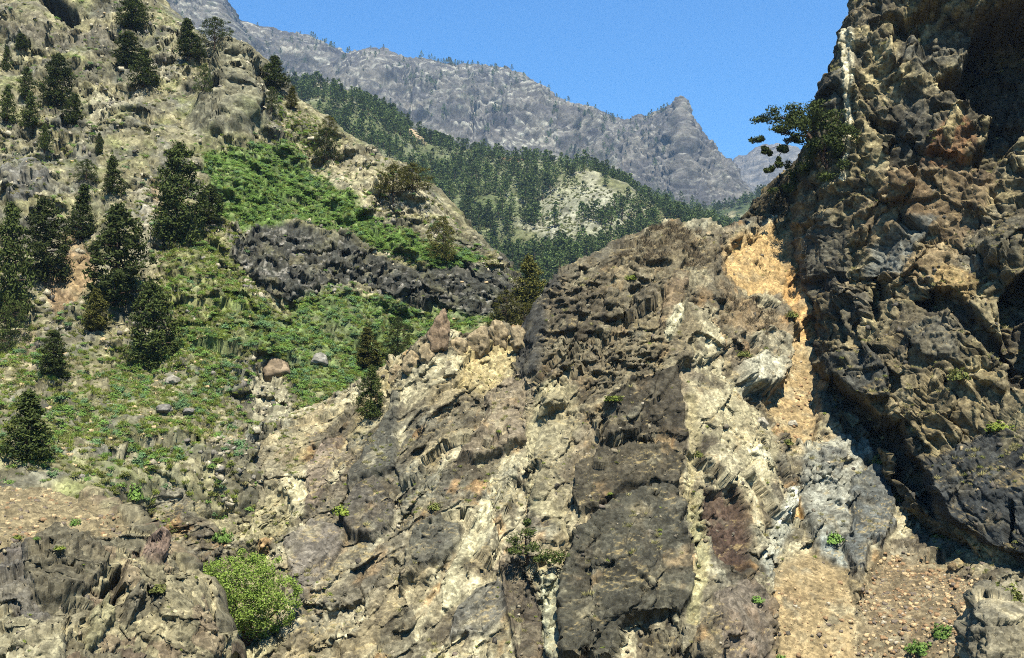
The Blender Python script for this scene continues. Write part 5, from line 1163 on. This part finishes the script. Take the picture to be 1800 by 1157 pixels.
chips('cliff_rubble', cliff, (cliff.tu > 2) * (0.2 + sstep(0.3, 0.7, cliff_fn[:, 2])), 700, 0.12, 0.5, (S(136, 122, 94), S(108, 100, 86), S(154, 138, 104), S(84, 80, 70)), 'broken rubble lodged on the ledges of the right cliff', 40)
chips('near_rubble', near, (near.tv < 5) * 1.0, 300, 0.05, 0.25, (S(144, 132, 106), S(120, 112, 96), S(160, 148, 116)), 'broken rubble on the near rocks at lower left', 50)
def boulder(patch, px, py, w, h, col, label, seed):
    q = patch.ground(px, py, 4); k = q[1] / FPX
    o = link('boulder', rock_blob('boulder', 0, 0.5, seed, col, M['stone'], (1, 1, 1), 0.5, 22, 0.7))
    o.scale = (w * k, w * k, h * k); o.location = q + np.array((0, 0, 0.02 * h * k)); o.rotation_euler = (0, 0, seed * 1.3)
    tag(o, label, 'boulder')
for a in [(left, 485, 652, 58, 50, S(132, 116, 92), 'brown boulder at the head of the pale washed-out chute', 701), (left, 564, 632, 34, 22, S(138, 134, 120), 'pale flat boulder in the green scrub right of the brown one', 702),
          (left, 306, 668, 24, 16, S(150, 144, 126), 'small pale boulder below the lowest tall pine', 703), (left, 292, 720, 32, 18, S(122, 118, 108), 'flat grey boulder in the scrub, left of a pair', 704), (left, 332, 722, 24, 14, S(118, 114, 104), 'flat grey boulder in the scrub, right of a pair', 705),
          (out, 392, 1140, 66, 50, S(196, 192, 172), 'pale boulder at the foot of the big bush', 706), (out, 1395, 742, 16, 12, S(170, 162, 140), 'small pale block lying in the ochre chute', 707),
          (out, 1340, 742, 26, 18, S(166, 158, 136), 'pale block left of the ochre chute', 708)]:
    boulder(*a)
print('plants done', time.time() - T0)

# ------------------------------------------------------------------ haze: one box of pale air round the camera and the land
hx, hy0, hy1, hz0, hz1 = 3200, -60, 4400, -60, 1250
hv = [(x, y, z) for z in (hz0, hz1) for y in (hy0, hy1) for x in (-hx, hx)]
hm = bpy.data.meshes.new('haze'); hm.from_pydata(hv, [], [(0, 2, 3, 1), (4, 5, 7, 6), (0, 1, 5, 4), (2, 6, 7, 3), (0, 4, 6, 2), (1, 3, 7, 5)])
mh = bpy.data.materials.new('haze'); mh.use_nodes = True; nn = mh.node_tree.nodes; nn.remove(nn['Principled BSDF'])
pv = nn.new('ShaderNodeVolumePrincipled'); pv.inputs['Color'].default_value = (0.5, 0.74, 1.0, 1); pv.inputs['Density'].default_value = 0.00007; pv.inputs['Anisotropy'].default_value = 0.2
mh.node_tree.links.new(pv.outputs['Volume'], nn['Material Output'].inputs['Volume'])
hm.materials.append(mh)
ho = link('haze', hm); tag(ho, 'thin blue haze in the mountain air', 'haze', None, 'stuff')
